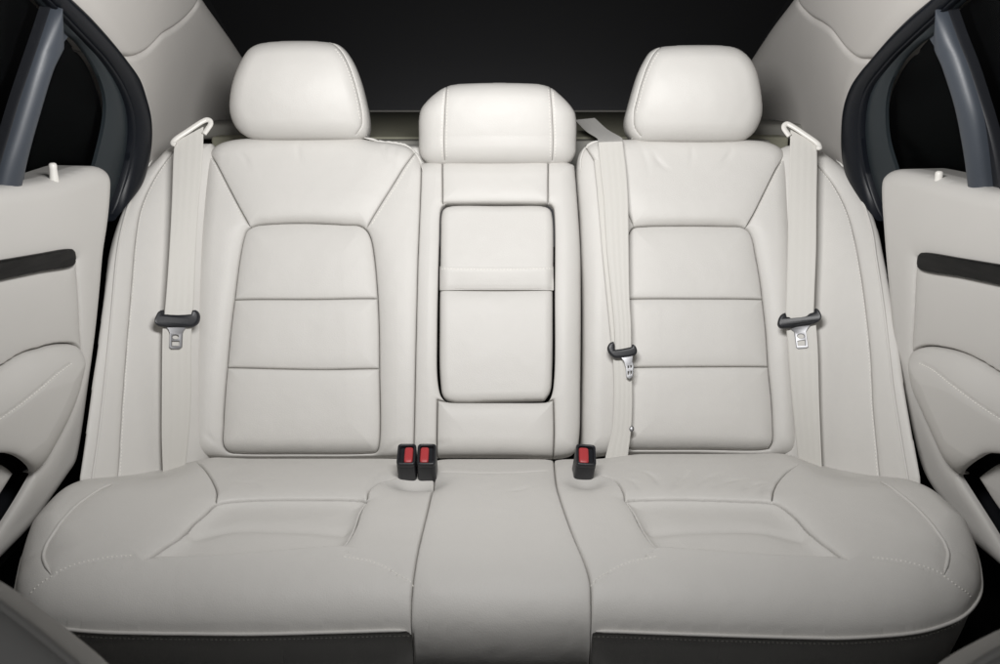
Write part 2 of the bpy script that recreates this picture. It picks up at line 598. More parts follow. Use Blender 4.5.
def glass(name, tint=.9):
    m, nt, b = new_mat(name)
    nt.nodes.remove(b)
    out = nt.nodes['Material Output']
    tr = nt.nodes.new('ShaderNodeBsdfTransparent'); tr.inputs['Color'].default_value = (tint, tint, tint, 1)
    gl = nt.nodes.new('ShaderNodeBsdfGlossy'); gl.inputs['Roughness'].default_value = .02
    gl.inputs['Color'].default_value = (.6, .65, .7, 1)
    mx = nt.nodes.new('ShaderNodeMixShader'); mx.inputs[0].default_value = .004
    nt.links.new(tr.outputs[0], mx.inputs[1]); nt.links.new(gl.outputs[0], mx.inputs[2])
    nt.links.new(mx.outputs[0], out.inputs['Surface'])
    return m

def wood_dark(name):
    m, nt, b = new_mat(name)
    tc = nt.nodes.new('ShaderNodeTexCoord')
    mp = nt.nodes.new('ShaderNodeMapping'); mp.inputs['Scale'].default_value = (2, 2, 14)
    n = nt.nodes.new('ShaderNodeTexNoise'); n.inputs['Scale'].default_value = 5; n.inputs['Detail'].default_value = 6; n.inputs['Distortion'].default_value = 1.5
    nt.links.new(tc.outputs['Object'], mp.inputs['Vector']); nt.links.new(mp.outputs[0], n.inputs['Vector'])
    cr = nt.nodes.new('ShaderNodeValToRGB')
    cr.color_ramp.elements[0].position = .35; cr.color_ramp.elements[0].color = (.005, .005, .005, 1)
    cr.color_ramp.elements[1].position = .75; cr.color_ramp.elements[1].color = (.014, .0135, .013, 1)
    nt.links.new(n.outputs['Fac'], cr.inputs[0]); nt.links.new(cr.outputs[0], b.inputs['Base Color'])
    b.inputs['Roughness'].default_value = .28; b.inputs['Specular IOR Level'].default_value = .16
    return m

LEA = leather('cream_leather', (.615, .60, .573))
LEA_IN = leather('perforated_leather', (.615, .60, .573), rough=.50, grain=.20)
HARD = leather('soft_door_trim', (.56, .545, .52), rough=.5, grain=.07, spec=.3, wr=.1)
PILLAR = leather('pillar_fabric', (.52, .50, .475), rough=.75, grain=.10, spec=.2, wr=.08)
THREAD = plain('cream_thread', (.80, .78, .73), .6)
WEB = webbing('cream_webbing', (.575, .56, .525))
BLK = plain('black_plastic', (.012, .013, .016), .42, bump=.1)
NAVY = plain('blue_black_plastic', (.006, .0075, .011), .40, bump=.05, spec=.25)
GREYP = plain('blue_grey_plastic', (.045, .053, .066), .45, bump=.05)
SEALM = plain('rubber_seal', (.01, .011, .015), .5, spec=.5)
GREENP = plain('green_grey_plastic', (.020, .026, .030), .45, spec=.3)
CHROME = plain('steel', (.30, .30, .31), .42, metal=1.0)
GUIDE = plain('ivory_plastic', (.74, .72, .68), .35)
RED = plain('red_plastic', (.42, .045, .05), .4, bump=.1)
WOOD = wood_dark('dark_wood_veneer')
SHELF = plain('shelf_carpet', (.23, .225, .175), .9, bump=.5, scale=500, spec=.1)
SHELF_L = plain('shelf_plastic', (.20, .195, .175), .6)
FLOORM = plain('dark_carpet', (.012, .012, .012), .95, bump=.5, scale=300, spec=.1)
BACK = plain('backdrop_cloth', (.05, .05, .052), .9, spec=.05)
GLASS = glass('window_glass')
FSEAT = leather('grey_leather', (.60, .59, .57), rough=.5)

# ------------------------------------------------------------------ seat planes
BITE = A(0, 1.782, .455)
RA = math.radians(25)
EV = A(0, math.sin(RA), math.cos(RA)); NB = A(0, -math.cos(RA), math.sin(RA))
def back_w0(u, v):
    return .018 * np.sin(np.pi * np.clip(v / .6, -.1, 1.1))
BACKS = Surf(BITE, (1, 0, 0), EV, NB, back_w0)
def wrap(u, v):
    a = np.clip((np.abs(u) - .53) / .12, 0, 1.35)
    k = np.clip(1 - v / .60, 0, 1.08)
    return a ** 1.25 * (.012 + .128 * k ** 1.15)
BOLS = Surf(BITE, (1, 0, 0), EV, NB, lambda u, v: back_w0(u, v) + wrap(u, v))
BELTS = Surf(BITE, (1, 0, 0), EV, NB, lambda u, v: back_w0(u, v) + wrap(u, v) + .030)
def cush_w0(x, y):
    t = np.clip(-y, -.08, .60)
    return .034 * np.sin(np.pi * np.clip(t / .56, 0, 1)) + .012 * np.clip((np.abs(x) - .45) / .25, 0, 1.2)
CUSH = Surf(BITE, (1, 0, 0), (0, 1, 0), (0, 0, 1), cush_w0)

# ------------------------------------------------------------------ wide backrest (with the fold-down armrest)
wide = thing('folding_seatback', 'wide cream leather seatback with two headrests and the folded armrest', 'car seatback', (-.17, 1.80, .46), 'folding leather seatbacks')
LB_OUT = [(207, 153), (211, 147), (219, 142), (233, 138.5), (258, 136.5), (300, 136), (355, 136.5), (372, 139.5), (395, 142), (408, 145), (416, 151), (422, 160),
          (432, 160), (500, 160), (566, 160), (575, 163), (578, 200), (581, 250), (581.5, 300), (581, 380), (580, 435), (577, 450), (568, 455.5),
          (500, 456), (430, 456), (380, 456.5), (300, 456.8), (230, 456.8), (206, 456), (196, 452.5), (190, 443), (189, 400), (192, 330), (196, 250), (201, 200)]
INS_L = [(244, 238), (247, 231), (255, 226), (270, 224), (305, 223.5), (345, 224.5), (360, 226), (367, 231), (371, 239), (374, 255), (376.5, 280), (378, 299), (379, 330),
         (379.5, 367), (379, 446), (376, 452), (365, 453.5), (300, 454), (240, 453.5), (229, 452), (223.5, 446), (223, 425), (225, 395), (227.5, 367), (231, 330), (234.6, 299), (240, 258)]
UPP_L = [(209.5, 151), (216, 163), (230, 190), (244, 216), (251, 228), (262, 245), (305, 252), (345, 248), (365, 231), (372, 219), (386, 196), (400, 174), (416, 150), (405, 120), (215, 120)]
CTR = [(422, 150), (421, 180), (419.5, 220), (418, 260), (417, 300), (415.5, 370), (414.5, 420), (414, 480), (620, 480), (620, 150)]
REC = [(439, 240), (440, 213), (441.5, 207), (445, 203.6), (450, 203), (500, 202.5), (543, 203), (549, 203.3), (553, 206), (554.5, 213), (555, 300), (554.5, 375), (552, 394), (548, 401.5), (545, 402), (500, 402.3),
       (450, 402), (446, 401.5), (441, 396), (437.5, 380), (437, 330)]
CTOP = [(442.5, 150), (442.5, 180), (442.5, 203.4), (445, 203.3), (450, 203), (500, 202.5), (543, 203), (548, 203.3), (548, 180), (548, 150)]
CLOW = [(437.5, 400), (446, 401.5), (450, 402), (500, 402.3), (545, 402), (548, 401.5), (553.5, 400), (554, 430), (553.5, 452), (553, 480), (437, 480), (437, 452)]
fold = dict(g=.006, gw=.0013, B=.0015, s=.008)
zones = [
    dict(name='seat_pad', poly=None, mat=LEA, parent=wide),
    dict(name='upper_panel', poly=UPP_L, avoid=INS_L, mat=LEA, parent=wide, bulge=(.006, .03), seam=dict(B=.004, s=.014)),
    dict(name='armrest_surround', poly=CTR, mat=LEA, parent=wide, seam=dict(g=.0045, gw=.0013, B=.006, s=.010)),
    dict(name='insert_panel', poly=INS_L, mat=LEA_IN, parent=wide, wipe=True, bulge=(.007, .03), outbulge=(.010, .02), seam=dict(B=.006, s=.010, g=.0045)),
    dict(name='armrest_recess', poly=REC, mat=LEA, parent=wide, skip=True, seam=dict(B=.005, s=.008, g=.001)),
    dict(name='armrest_header', poly=CTOP, mat=LEA, parent=wide, bulge=(.004, .02), seam=fold),
    dict(name='armrest_sill', poly=CLOW, mat=LEA, parent=wide, bulge=(.006, .02), seam=dict(g=.008, B=.004, s=.008)),
]
crease = dict(cut=.00042, g=.0045, gw=.0013, B=.005, s=.009)
seamsL = [dict(px=[(234.8, 300), (270, 299.5), (320, 299.5), (377.9, 299)], **crease), dict(px=[(227.8, 368), (280, 369), (330, 369.5), (379.3, 369)], **crease)]
WR = dict(snap=False, s=.006)
seamsL += [dict(px=[(386, 143), (384, 152), (390, 163)], ridge=-.0022, fade=(.3, .5), **WR), dict(px=[(398, 145), (394, 156), (397, 170)], ridge=-.0018, fade=(.3, .5), **WR),
           dict(px=[(424, 440), (440, 444), (452, 441)], ridge=-.0015, fade=(.4, .4), **WR), dict(px=[(236, 150), (246, 160), (250, 172)], ridge=-.0014, fade=(.4, .5), **WR), dict(px=[(204, 430), (212, 440), (222, 446)], ridge=-.0016, fade=(.4, .4), **WR), dict(px=[(384, 455), (394, 446), (408, 441)], ridge=-.0016, fade=(.4, .4), **WR),
           dict(px=[(300, 140), (298, 152), (302, 166)], ridge=-.0012, fade=(.3, .5), **WR)]
FL = Field(BACKS, LB_OUT, zones=zones, seams=seamsL, R=.034, D=.026, skirt=-NB * .07, step=.0017)

def off_line(px, dx, dy):
    return [(x + dx, y + dy) for x, y in px]
st = [FL.line(off_line([(211, 156), (216, 164), (230, 191), (243, 215)], -1.6, .8), .0003), FL.line(off_line([(371, 222), (386, 198), (400, 176), (413, 156)], 1.7, .8), .0003)]
stitches('stitching', st, NB, THREAD, wide)
# piping over the top shoulder beside the armrest section
tube('piping', FL.line([(362, 137.8), (380, 141.5), (397, 143.5), (408, 147), (416, 154), (421, 163), (423, 172)], .002), .0024, LEA, wide)

# armrest folded into the recess
ARM = BACKS.moved(.004)
arm_out = [(440.5, 232), (440.9, 215), (442.8, 208.2), (448.5, 204.9), (500, 204.2), (545, 204.9), (550.6, 208.2), (552.8, 216), (553, 300), (552.5, 370), (550.5, 391), (545, 399.5), (500, 400.5), (450, 400.5), (443, 396), (440, 380), (439.3, 320)]
za = [dict(name='armrest', poly=None, mat=LEA, parent=wide)]
FA = Field(ARM, arm_out, zones=za, seams=[dict(px=[(436, 291), (500, 290.5), (558, 291)], cut=.0006, g=.004, B=.006, s=.012)], R=.016, D=.013, skirt=-NB * .03, step=.002)
arm = za[0]['obj']
a_, b_ = edges_on(ARM, [(439.8, 266.5), (470, 266.8), (500, 267), (530, 266.8), (553.4, 266.5)], [(439.6, 290.5), (470, 290), (500, 290), (530, 290), (553.6, 290.5)], .0015, 50, FA)
ribbon('pull_strap', a_, b_, NB, .0028, LEA, arm, bulge=.0012, nx=8)
stitches('stitching', [FA.line([(442, 269.5), (500, 270), (552, 269.5)], .0042)], NB, THREAD, arm)

# ------------------------------------------------------------------ headrests
HB = at_depth((500, 136), 1.955)
hr = math.radians(12)
HEAD = Surf(HB, (1, 0, 0), A(0, math.sin(hr), math.cos(hr)), A(0, -math.cos(hr), math.sin(hr)), lambda u, v: .010 * np.sin(np.pi * np.clip(v / .2, 0, 1)))
def hskirt(depth, rootz):
    def f(P):
        c = P.mean(0)
        outp = []
        for k, s in ((.25, 1.0), (.6, .985), (.9, .93), (1.0, .82)):
            outp.append(c + (P - c) * s - HEAD.n * depth * k)
        return outp
    return f
def head_round(U, V, f):
    a, b = f.out.min(0), f.out.max(0)
    c, h = (a + b) / 2, (b - a) / 2
    x, y = np.clip(np.abs(U - c[0]) / h[0], 0, 1.2), (V - c[1]) / h[1]
    return -.022 * x ** 2.4 - .014 * np.clip(np.abs(y), 0, 1.2) ** 2.4
def headrest(outline, face, parent, side_seams=(), st_lines=(), R=.032, D=.026):
    z = [dict(name='headrest', poly=None, mat=LEA, parent=parent)]
    if face is None:
        f = Field(HEAD, outline, zones=z, seams=side_seams, R=R, D=D, skirt=hskirt(.085, 0), cap=True, step=.002, extra=head_round)
    else:
        f = Field(HEAD, outline, zones=z, seams=list(side_seams) + [dict(px=face, cut=.0003, g=.002, gw=.0013, B=.002, s=.005)], R=R, D=D, skirt=hskirt(.085, 0), cap=True, step=.002, extra=head_round)
    return z[0]['obj'], f
H_L = [(223, 106), (224, 90), (227, 77), (232, 64), (238, 52), (244, 44), (252, 39.5), (266, 37), (295, 36), (322, 36.8), (334, 39), (342, 45), (350, 57), (357, 75), (362, 95), (365, 112), (365, 124), (362, 132), (354, 135.5),
       (320, 136.3), (285, 136.5), (255, 136.3), (243, 134), (232, 127), (225.5, 117)]
hL, fhl = headrest(H_L, [(356, 134), (361, 126), (361.5, 114), (358, 96), (352.5, 76), (345.5, 59), (338, 48), (330, 42.5), (318, 39.5), (295, 38.5), (266, 39.5)], wide)
stitches('stitching', [fhl.line([(360, 118), (356, 96), (350.5, 77), (343.5, 60), (336, 49.5)], .0003)], HEAD.n, THREAD, hL)
H_C = [(417.5, 150), (416.8, 130), (417, 114), (419, 105), (425, 97), (434, 89), (443, 83), (452, 80.3), (475, 79), (500, 78.7), (525, 79), (542, 80), (552, 83), (562, 91), (571, 100), (576.5, 108), (578.2, 118), (578, 140), (577.5, 150), (573, 158), (566, 161.3),
       (540, 161.8), (500, 162), (455, 162), (430, 161.5), (422, 157.5)]
dbl = dict(cut=.0003, g=.002, gw=.0013, B=.0018, s=.006)
hC, fhc = headrest(H_C, None, wide, [dict(px=[(446.6, 86), (446.2, 90), (444.8, 110), (443.8, 140), (444.6, 160)], **dbl), dict(px=[(550.2, 86), (550.6, 90), (552, 110), (553.3, 140), (552.4, 160)], **dbl)])
stitches('stitching', [fhc.line([(448, 90), (447, 110), (446.2, 140), (446.6, 156)], .0003), fhc.line([(443.8, 92), (442.4, 110), (441.4, 140), (442.2, 156)], .0003),
                       fhc.line([(548.6, 90), (549.7, 110), (550.7, 140), (550.2, 156)], .0003), fhc.line([(553.2, 92), (554.3, 110), (555.6, 140), (555.2, 156)], .0003)], HEAD.n, THREAD, hC)

# ------------------------------------------------------------------ narrow backrest
narrow = thing('folding_seatback', 'narrower cream leather seatback crossed by the middle belt, with one headrest', 'car seatback', (.36, 1.80, .46), 'folding leather seatbacks')
RB_OUT = [(577.5, 165), (579, 153), (583, 146), (590, 141), (600, 138.5), (640, 138), (700, 138), (745, 138.5), (765, 140), (778, 144), (785, 149), (788.5, 156), (791, 200), (794, 250), (797, 320), (799.5, 380), (801, 430), (800, 444), (795, 452), (782, 455),
          (700, 453), (640, 452.5), (615, 453), (600, 454.5), (588, 454.5), (583.5, 447), (583, 430), (584, 350), (583.5, 280), (581, 220)]
INS_R = [(628, 242), (629, 234), (633, 228.5), (642, 226.5), (680, 225.5), (725, 226), (741, 227), (748, 231), (752, 238), (756, 258), (760, 281), (762.6, 299), (766, 333), (768.5, 367), (771.5, 400), (773, 425), (772.5, 442), (769, 448.5), (758, 450),
         (700, 449.5), (640, 449.5), (630, 449), (625, 444), (624, 425), (625, 367), (626.5, 299)]
UPP_R = [(585.5, 148), (592, 157), (604, 176), (616, 196), (629, 216), (634.5, 229), (648, 246), (690, 252), (730, 246), (744, 229.5), (752, 217), (763, 195), (775, 171), (785.5, 150), (780, 120), (590, 120)]
zr = [dict(name='seat_pad', poly=None, mat=LEA, parent=narrow),
      dict(name='upper_panel', poly=UPP_R, avoid=INS_R, mat=LEA, parent=narrow, bulge=(.006, .03), seam=dict(B=.004, s=.014)),
      dict(name='insert_panel', poly=INS_R, mat=LEA_IN, parent=narrow, wipe=True, bulge=(.007, .03), outbulge=(.010, .02), seam=dict(B=.006, s=.010, g=.0045))]
seamsR = [dict(px=[(626.8, 299.5), (690, 299), (762.5, 299.5)], **crease), dict(px=[(625.2, 368), (690, 367), (768.3, 367)], **crease)]
seamsR += [dict(px=[(652, 150), (660, 163), (672, 172)], ridge=-.0022, fade=(.4, .5), **WR), dict(px=[(640, 143), (646, 160), (650, 178)], ridge=-.0015, fade=(.4, .5), **WR),
           dict(px=[(735, 143), (726, 160), (712, 170)], ridge=-.0018, fade=(.4, .5), **WR), dict(px=[(690, 142), (692, 155), (688, 170)], ridge=-.0013, fade=(.4, .5), **WR)]
FR = Field(BACKS, RB_OUT, zones=zr, seams=seamsR, R=.034, D=.026, skirt=-NB * .07, step=.0017)
stitches('stitching', [FR.line(off_line([(752, 217), (763, 195), (775, 171), (784, 153)], 1.8, .8), .0003), FR.line(off_line([(605, 178), (616, 196), (627, 213)], -1.8, .8), .0003)], NB, THREAD, narrow)
tube('piping', FR.line([(580, 172), (581, 158), (585.5, 148), (592, 143), (600, 141)], .002), .0024, LEA, narrow)
H_R = [(629, 112), (631.5, 102), (636, 85), (641, 69), (647, 56), (653, 47), (661, 42.5), (675, 40.8), (700, 40.3), (728, 40.6), (740, 42.5), (748, 46.5), (756, 54.5), (762, 66), (766, 82), (768.5, 100), (768.5, 110), (766, 119), (761, 128), (753, 135), (744, 138),
       (710, 138.8), (670, 138.5), (645, 138), (637, 135), (631.5, 128), (629, 120)]
hR, fhr = headrest(H_R, [(641, 136), (635.5, 128), (634, 114), (637.5, 98), (642.5, 80), (649, 63), (656, 51.5), (664, 46), (680, 43.8), (700, 43.3), (728, 43.8)], narrow)
stitches('stitching', [fhr.line([(636.5, 112), (640, 98), (645, 80), (651.5, 64), (658, 53)], .0003)], HEAD.n, THREAD, hR)

# ledge capping the tops of the two backrests
def ledge(parent, x0, x1, y0, y1, z0, z1, name='top_cap', mat=LEA, bev=.012):
    bm = bmesh.new()
    bmesh.ops.create_cube(bm, size=1)
    for v in bm.verts:
        v.co = ((x0 + x1) / 2 + v.co.x * (x1 - x0), (y0 + y1) / 2 + v.co.y * (y1 - y0), (z0 + z1) / 2 + v.co.z * (z1 - z0))
    bmesh.ops.bevel(bm, geom=bm.edges[:], offset=bev, segments=4, affect='EDGES', profile=.5)
    return bm_obj(name, bm, mat, parent)
TOPZ = BITE[2] + EV[2] * .60
ledge(wide, -.555, .135, 2.045, 2.12, TOPZ - .10, TOPZ - .012)
ledge(narrow, .165, .545, 2.045, 2.12, TOPZ - .10, TOPZ - .012)

# ------------------------------------------------------------------ side bolsters
def bolster(outer, seam_px, inner, label, pipe):
    base = BOLS.on(A(outer[-1]))[0]
    d0 = 1 if inner[1][0] > outer[-2][0] else -1
    t = thing('seat_bolster', label, 'seat bolster', base, 'padded seat bolsters')
    z = [dict(name='bolster_pad', poly=None, mat=LEA, parent=t)]
    f = Field(BOLS, off_line(outer[:3], 0, 0) + [(x - d0 * min(14, 3 + 1.5 * i), y) for i, (x, y) in enumerate(outer[3:])] + inner, zones=z, seams=[dict(px=seam_px, cut=.00035, g=.003, gw=.0013, B=.0030, s=.008)], R=.03, D=.022, skirt=-NB * .10, step=.0022)
    d = d0
    stitches('stitching', [f.line(off_line(seam_px, 1.9 * d, 0), .0003)], NB, THREAD, t)
    tube('piping', f.line(pipe, .001), .0023, LEA, t)
    return t, f
bolL, fbl = bolster([(180, 141), (166, 144.5), (154, 156), (143, 170), (134, 186), (125, 208), (119, 228), (114, 252), (109.5, 300), (105, 345), (100, 390), (94, 440), (88, 492), (86, 520)],
                    [(174, 151), (162, 166), (150, 186), (140, 210), (135.5, 235), (130.5, 295), (125.5, 350), (121.5, 410), (118.6, 468), (117.5, 500)],
                    [(150, 525), (203, 500), (207, 470), (203, 400), (204, 330), (207, 250), (211, 200), (216, 155), (210, 140)],
                    'cream leather side bolster under the belt that hangs beside the wide seatback',
                    [(152.5, 160), (142, 175), (132, 196), (125.5, 216), (120.5, 236), (117, 258), (113, 300), (108.5, 348), (104, 392), (98, 442), (92, 492)])
bolR, fbr = bolster([(815, 144), (826, 149), (838, 158), (850, 171), (861, 190), (868, 206), (875, 230), (879, 256), (885, 295), (891, 345), (896, 389), (903, 432), (912, 488), (914, 520)],
                    [(817, 165), (829, 178), (840, 196), (849, 216), (855, 240), (862, 276), (867, 315), (870.5, 352), (874, 410), (878, 461), (880, 500)],
                    [(850, 525), (786, 500), (784, 470), (786, 400), (784, 330), (780, 250), (777, 200), (776, 152), (790, 142)],
                    'cream leather side bolster under the belt that hangs beside the narrower seatback',
                    [(836, 160), (848, 173), (858, 191), (865, 208), (872, 232), (876, 258), (882, 297), (888, 346), (893, 390), (900, 434), (908, 488)])

# ------------------------------------------------------------------ cushion
cush = thing('bench_cushion', 'cream leather rear bench cushion running under both seatbacks', 'bench cushion', (0, 1.5, .25))
CUT_L = [(434.5, 405), (434.5, 479), (429, 505), (422, 535), (415, 571), (413, 585), (411.5, 603), (411, 640)]
CUT_R = [(552.5, 405), (553, 455), (555, 476), (558, 493), (566, 517), (577, 546), (590, 581.5), (591, 603), (591, 640)]
C_OUT = [(96, 462), (86, 490), (60, 511), (40, 532), (26, 552), (17, 572), (14.5, 588), (19, 602), (33, 612.5), (50, 617.5), (94, 622.5), (170, 624.5), (250, 625), (340, 622.8), (395, 621.2), (411, 621.3), (430, 622.5), (465, 624), (500, 624.5), (540, 624.2), (570, 623.2), (590, 622),
         (605, 622), (660, 624), (750, 627), (810, 628.5), (863, 628), (919, 623), (945, 616), (963, 608), (976, 595), (982, 580), (979, 562), (966, 541), (946, 521), (914, 495), (902, 462)]
def c_edge(u, v):
    fr = np.clip((-v - .34) / .08, 0, 1)
    R = .038 + .066 * fr
    D = .036 + .030 * fr
    back = v > .0
    return np.where(back, .02, R), np.where(back, .005, D)
IN_L = [(367, 502), (362, 498), (340, 496.5), (300, 496.5), (255, 497), (228, 499), (217, 502.5), (205, 512), (192, 524), (179, 536), (168, 543.5), (155, 553), (143, 561.6)]
IN_LR = [(367, 502), (362, 515), (355, 532), (348, 546), (341, 555)]
IN_R = [(625, 500), (629, 498), (640, 497), (690, 496.5), (740, 498), (768, 499.5), (776, 501.5), (784, 506), (795, 515), (806, 527), (818, 538), (832, 548), (848, 561.6)]
IN_RL = [(625, 500), (632, 515), (641, 532), (650, 547), (660, 557)]
FRONT_L, FRONT_R = [(143, 562), (200, 566), (270, 565), (341, 556)], [(660, 558), (730, 566), (800, 566), (848, 562)]
polyL = IN_L[::-1][:-1] + IN_LR; polyR = IN_RL[::-1] + IN_R[1:]
BUCK = [tuple(q) for q in CUSH.uv(A((406, 480), (426, 480), (586, 480)))]
def c_extra(U, V, f):
    w = np.zeros(U.shape)
    for poly in (polyL, polyR):
        poly = f.uvp(poly)
        q = resample(spline(poly, True, sub=6), .004, True)
        dd, _ = f.dist(q, True, .06)
        k = inside(np.stack([U.ravel(), V.ravel()], 1), q).reshape(U.shape)
        fv = poly[:, 1].min()
        fade = np.clip((V - fv - .002) / .028, 0, 1); fade = fade * fade * (3 - 2 * fade)
        w -= np.where(k, .024 * (1 - np.exp(-dd / .011)) * fade, 0)
        w += np.where(k, .009 * (1 - np.exp(-dd / .035)), 0)
    # rear edge: plump behind the two seats, sloping away under the side bolsters, tucked under the backrests
    rear = np.exp(-((V + .05) / .09) ** 2)
    sm = lambda x: x * x * (3 - 2 * x)
    w += .010 * rear * sm(np.clip((U - .16) / .10, 0, 1)) * sm(np.clip((.56 - U) / .08, 0, 1))
    w += .001 * rear * sm(np.clip((-U - .14) / .08, 0, 1)) * sm(np.clip((.56 + U) / .08, 0, 1))
    w -= .020 * sm(np.clip((np.abs(U) - .50) / .10, 0, 1)) * sm(np.clip((V + .26) / .16, 0, 1))
    t = np.clip((V + .042) / .05, 0, 1)
    w -= .040 * t * t
    for bx, by in BUCK:
        w -= .014 * np.exp(-(((U - bx) / .030) ** 2 + ((V - by) / .035) ** 2))
    return w
sv = dict(cut=.0012, g=.0045, gw=.0013, B=.007, s=.012)
soft = dict(cut=.0005, g=.004, gw=.0013, B=.0022, s=.010)
th = dict(g=.0004, gw=.0013, B=.0022, s=.009)
ST_LO = [ (56, 574), (74, 566), (94, 561), (112, 558), (130, 557)]
ST_LI = [(344.5, 557), (362, 559.5), (383, 566), (400, 576), (413, 586)]
ST_RI = [(591, 586), (605, 574), (620, 566), (638, 560), (655, 557)]
ST_RO = [ (942, 575), (925, 568), (908, 563.5), (890, 560.5), (874, 559)]
SP_L = [(113, 484.5), (95, 493), (75, 508), (62, 522), (53, 535), (46, 547), (43.5, 557), (46, 566), (51, 575)]
SP_R = [(880, 482), (896, 492), (912, 505), (926, 519), (938, 534), (945, 545), (948, 554), (947, 564), (944, 575)]
CS = [dict(px=IN_L, fade=(0, .03), **sv), dict(px=IN_LR, fade=(0, .03), **sv), dict(px=IN_R, fade=(0, .03), **sv), dict(px=IN_RL, fade=(0, .03), **sv),
      dict(px=[(216, 502), (217, 494), (213, 483), (206, 472), (196, 462)], fade=(0,.2), **soft), dict(px=[(367, 500), (369, 492), (376, 485), (385, 480.5), (396, 478)], fade=(0,.3), **soft),
      dict(px=[(625, 499), (622, 490), (616, 482), (608, 477), (600, 475)], fade=(0,.3), **soft), dict(px=[(772, 500), (774, 491), (779, 482), (788, 473), (799, 465)], fade=(0,.2), **soft),
      dict(px=ST_LO, **th), dict(px=ST_LI, **th), dict(px=ST_RI, **th), dict(px=ST_RO, **th), dict(px=SP_L, **th), dict(px=SP_R, **th),
      dict(px=[(183, 533), (230, 530), (290, 529.5), (353, 532)], ridge=-.0045, snap=False, s=.012, fade=(.05, .05)),
      dict(px=[(642, 532), (700, 530), (760, 530.5), (812, 534)], ridge=-.0045, snap=False, s=.012, fade=(.05, .05)),
      dict(px=[(436, 475), (470, 473), (510, 473), (553, 474)], ridge=-.0016, snap=False, s=.004, fade=(.1, .1)),
      dict(px=[(500, 492), (520, 490), (538, 484)], ridge=-.0012, snap=False, s=.006, fade=(.4, .4))]
for (a, b, c, h) in (((668, 492), (682, 480), (690, 470), -.0028), ((690, 490), (706, 479), (724, 471), -.0022), ((640, 470), (652, 476), (660, 486), -.002), ((712, 489), (728, 482), (748, 478), -.002),
                     ((742, 492), (754, 485), (768, 482), -.0026), ((626, 478), (634, 482), (640, 492), -.0018), ((760, 496), (768, 489), (776, 486), -.003), ((236, 480), (250, 484), (262, 492), -.0012), ((380, 470), (372, 480), (366, 492), -.0015)):
    CS.append(dict(px=[a, b, c], ridge=h, snap=False, s=.0065, fade=(.35, .35)))
def c_skirt(P):
    """below the top edge the upholstery tucks in and back"""
    out = []
    for dz, ins_, mid in ((-.010, .008, .000), (-.03, .013, .002), (-.06, .022, .012), (-.09, .033, .03), (-.13, .050, .06), (-.22, .09, .14)):
        Q = P.copy()
        Q[:, 2] += dz
        Q[:, 1] += np.where(np.abs(P[:, 0] - .004) < .121, mid, ins_)
        Q[:, 0] *= 1 - ins_ * .35 * (np.abs(P[:, 0]) > .3)
        out.append(Q)
    return out
cc = dict(g=.0045, gw=.0013, B=.004, s=.009)
zc = [dict(name='centre_pad', poly=None, mat=LEA, parent=cush),
      dict(name='seat_pad', poly=CUT_L + [(300, 660), (-40, 660), (-40, 405)], mat=LEA, parent=cush, seam=cc, skirt_name='front_skirt'),
      dict(name='seat_pad', poly=CUT_R + [(700, 660), (1060, 660), (1060, 405)], mat=LEA, parent=cush, seam=cc, skirt_name='front_skirt')]
FC = Field(CUSH, C_OUT, zones=zc, seams=CS, R=c_edge, skirt=c_skirt, extra=c_extra, oo=-.052, step=.0018, inner=.03)
padL, padR = zc[1]['obj'], zc[2]['obj']
stitches('stitching', [FC.line(q, .0003) for q in (off_line(ST_LO, 0, -1.2), ST_LI)] + [FC.line([(51, 577), (40, 584), (31, 593)], .0003)], (0, -.3, 1), THREAD, padL)
stitches('stitching', [FC.line(q, .0003) for q in (off_line(ST_RO, 0, -1.2), ST_RI)] + [FC.line([(945, 577), (957, 586), (970, 600)], .0003)], (0, -.3, 1), THREAD, padR)
tube('side_piping', FC.line(SP_L, .0012), .0027, LEA, padL)
tube('side_piping', FC.line(SP_R, .0012), .0027, LEA, padR)
def edge_tube(px, parent, name='piping'):
    q = CUSH.uv(A(*px), -.052)
    q = resample(spline(q, sub=10), .004)
    # slide onto the outline
    o = FC.out
    q = np.array([o[np.argmin(((o - p) ** 2).sum(1))] for p in q])
    keep = [0] + [i for i in range(1, len(q)) if np.linalg.norm(q[i] - q[i - 1]) > 1e-5]
    q = q[keep]
    _, De = c_edge(q[:, 0], q[:, 1])
    w = CUSH.h(q[:, 0], q[:, 1]) - De
    P = CUSH.pt(q, w)
    k = np.ones(7) / 7
    if len(P) > 20:
        Ps = np.stack([np.convolve(np.pad(P[:, i], 3, mode='edge'), k, 'valid') for i in range(3)], 1)
        P = Ps
    P = P + A(0, -.0015, .0005)
    fr = P[np.abs(P[:, 1] - P[:, 1].min()) < .06]
    stitches('skirt_stitching', [fr + A(0, .0085, -.0135)], (0, -1, .1), THREAD, parent)
    return tube(name, P, .0027, LEA, parent)
edge_tube([(26, 552), (17, 572), (14.5, 588), (19, 602), (33, 612.5), (50, 617.5), (94, 622.5), (170, 624.5), (250, 625), (340, 622.5), (410.5, 619)], padL)
edge_tube([(591.5, 622), (660, 624), (750, 627), (810, 628.5), (863, 628), (919, 623), (945, 616), (963, 608), (976, 595), (982, 580), (979, 562), (966, 541)], padR)

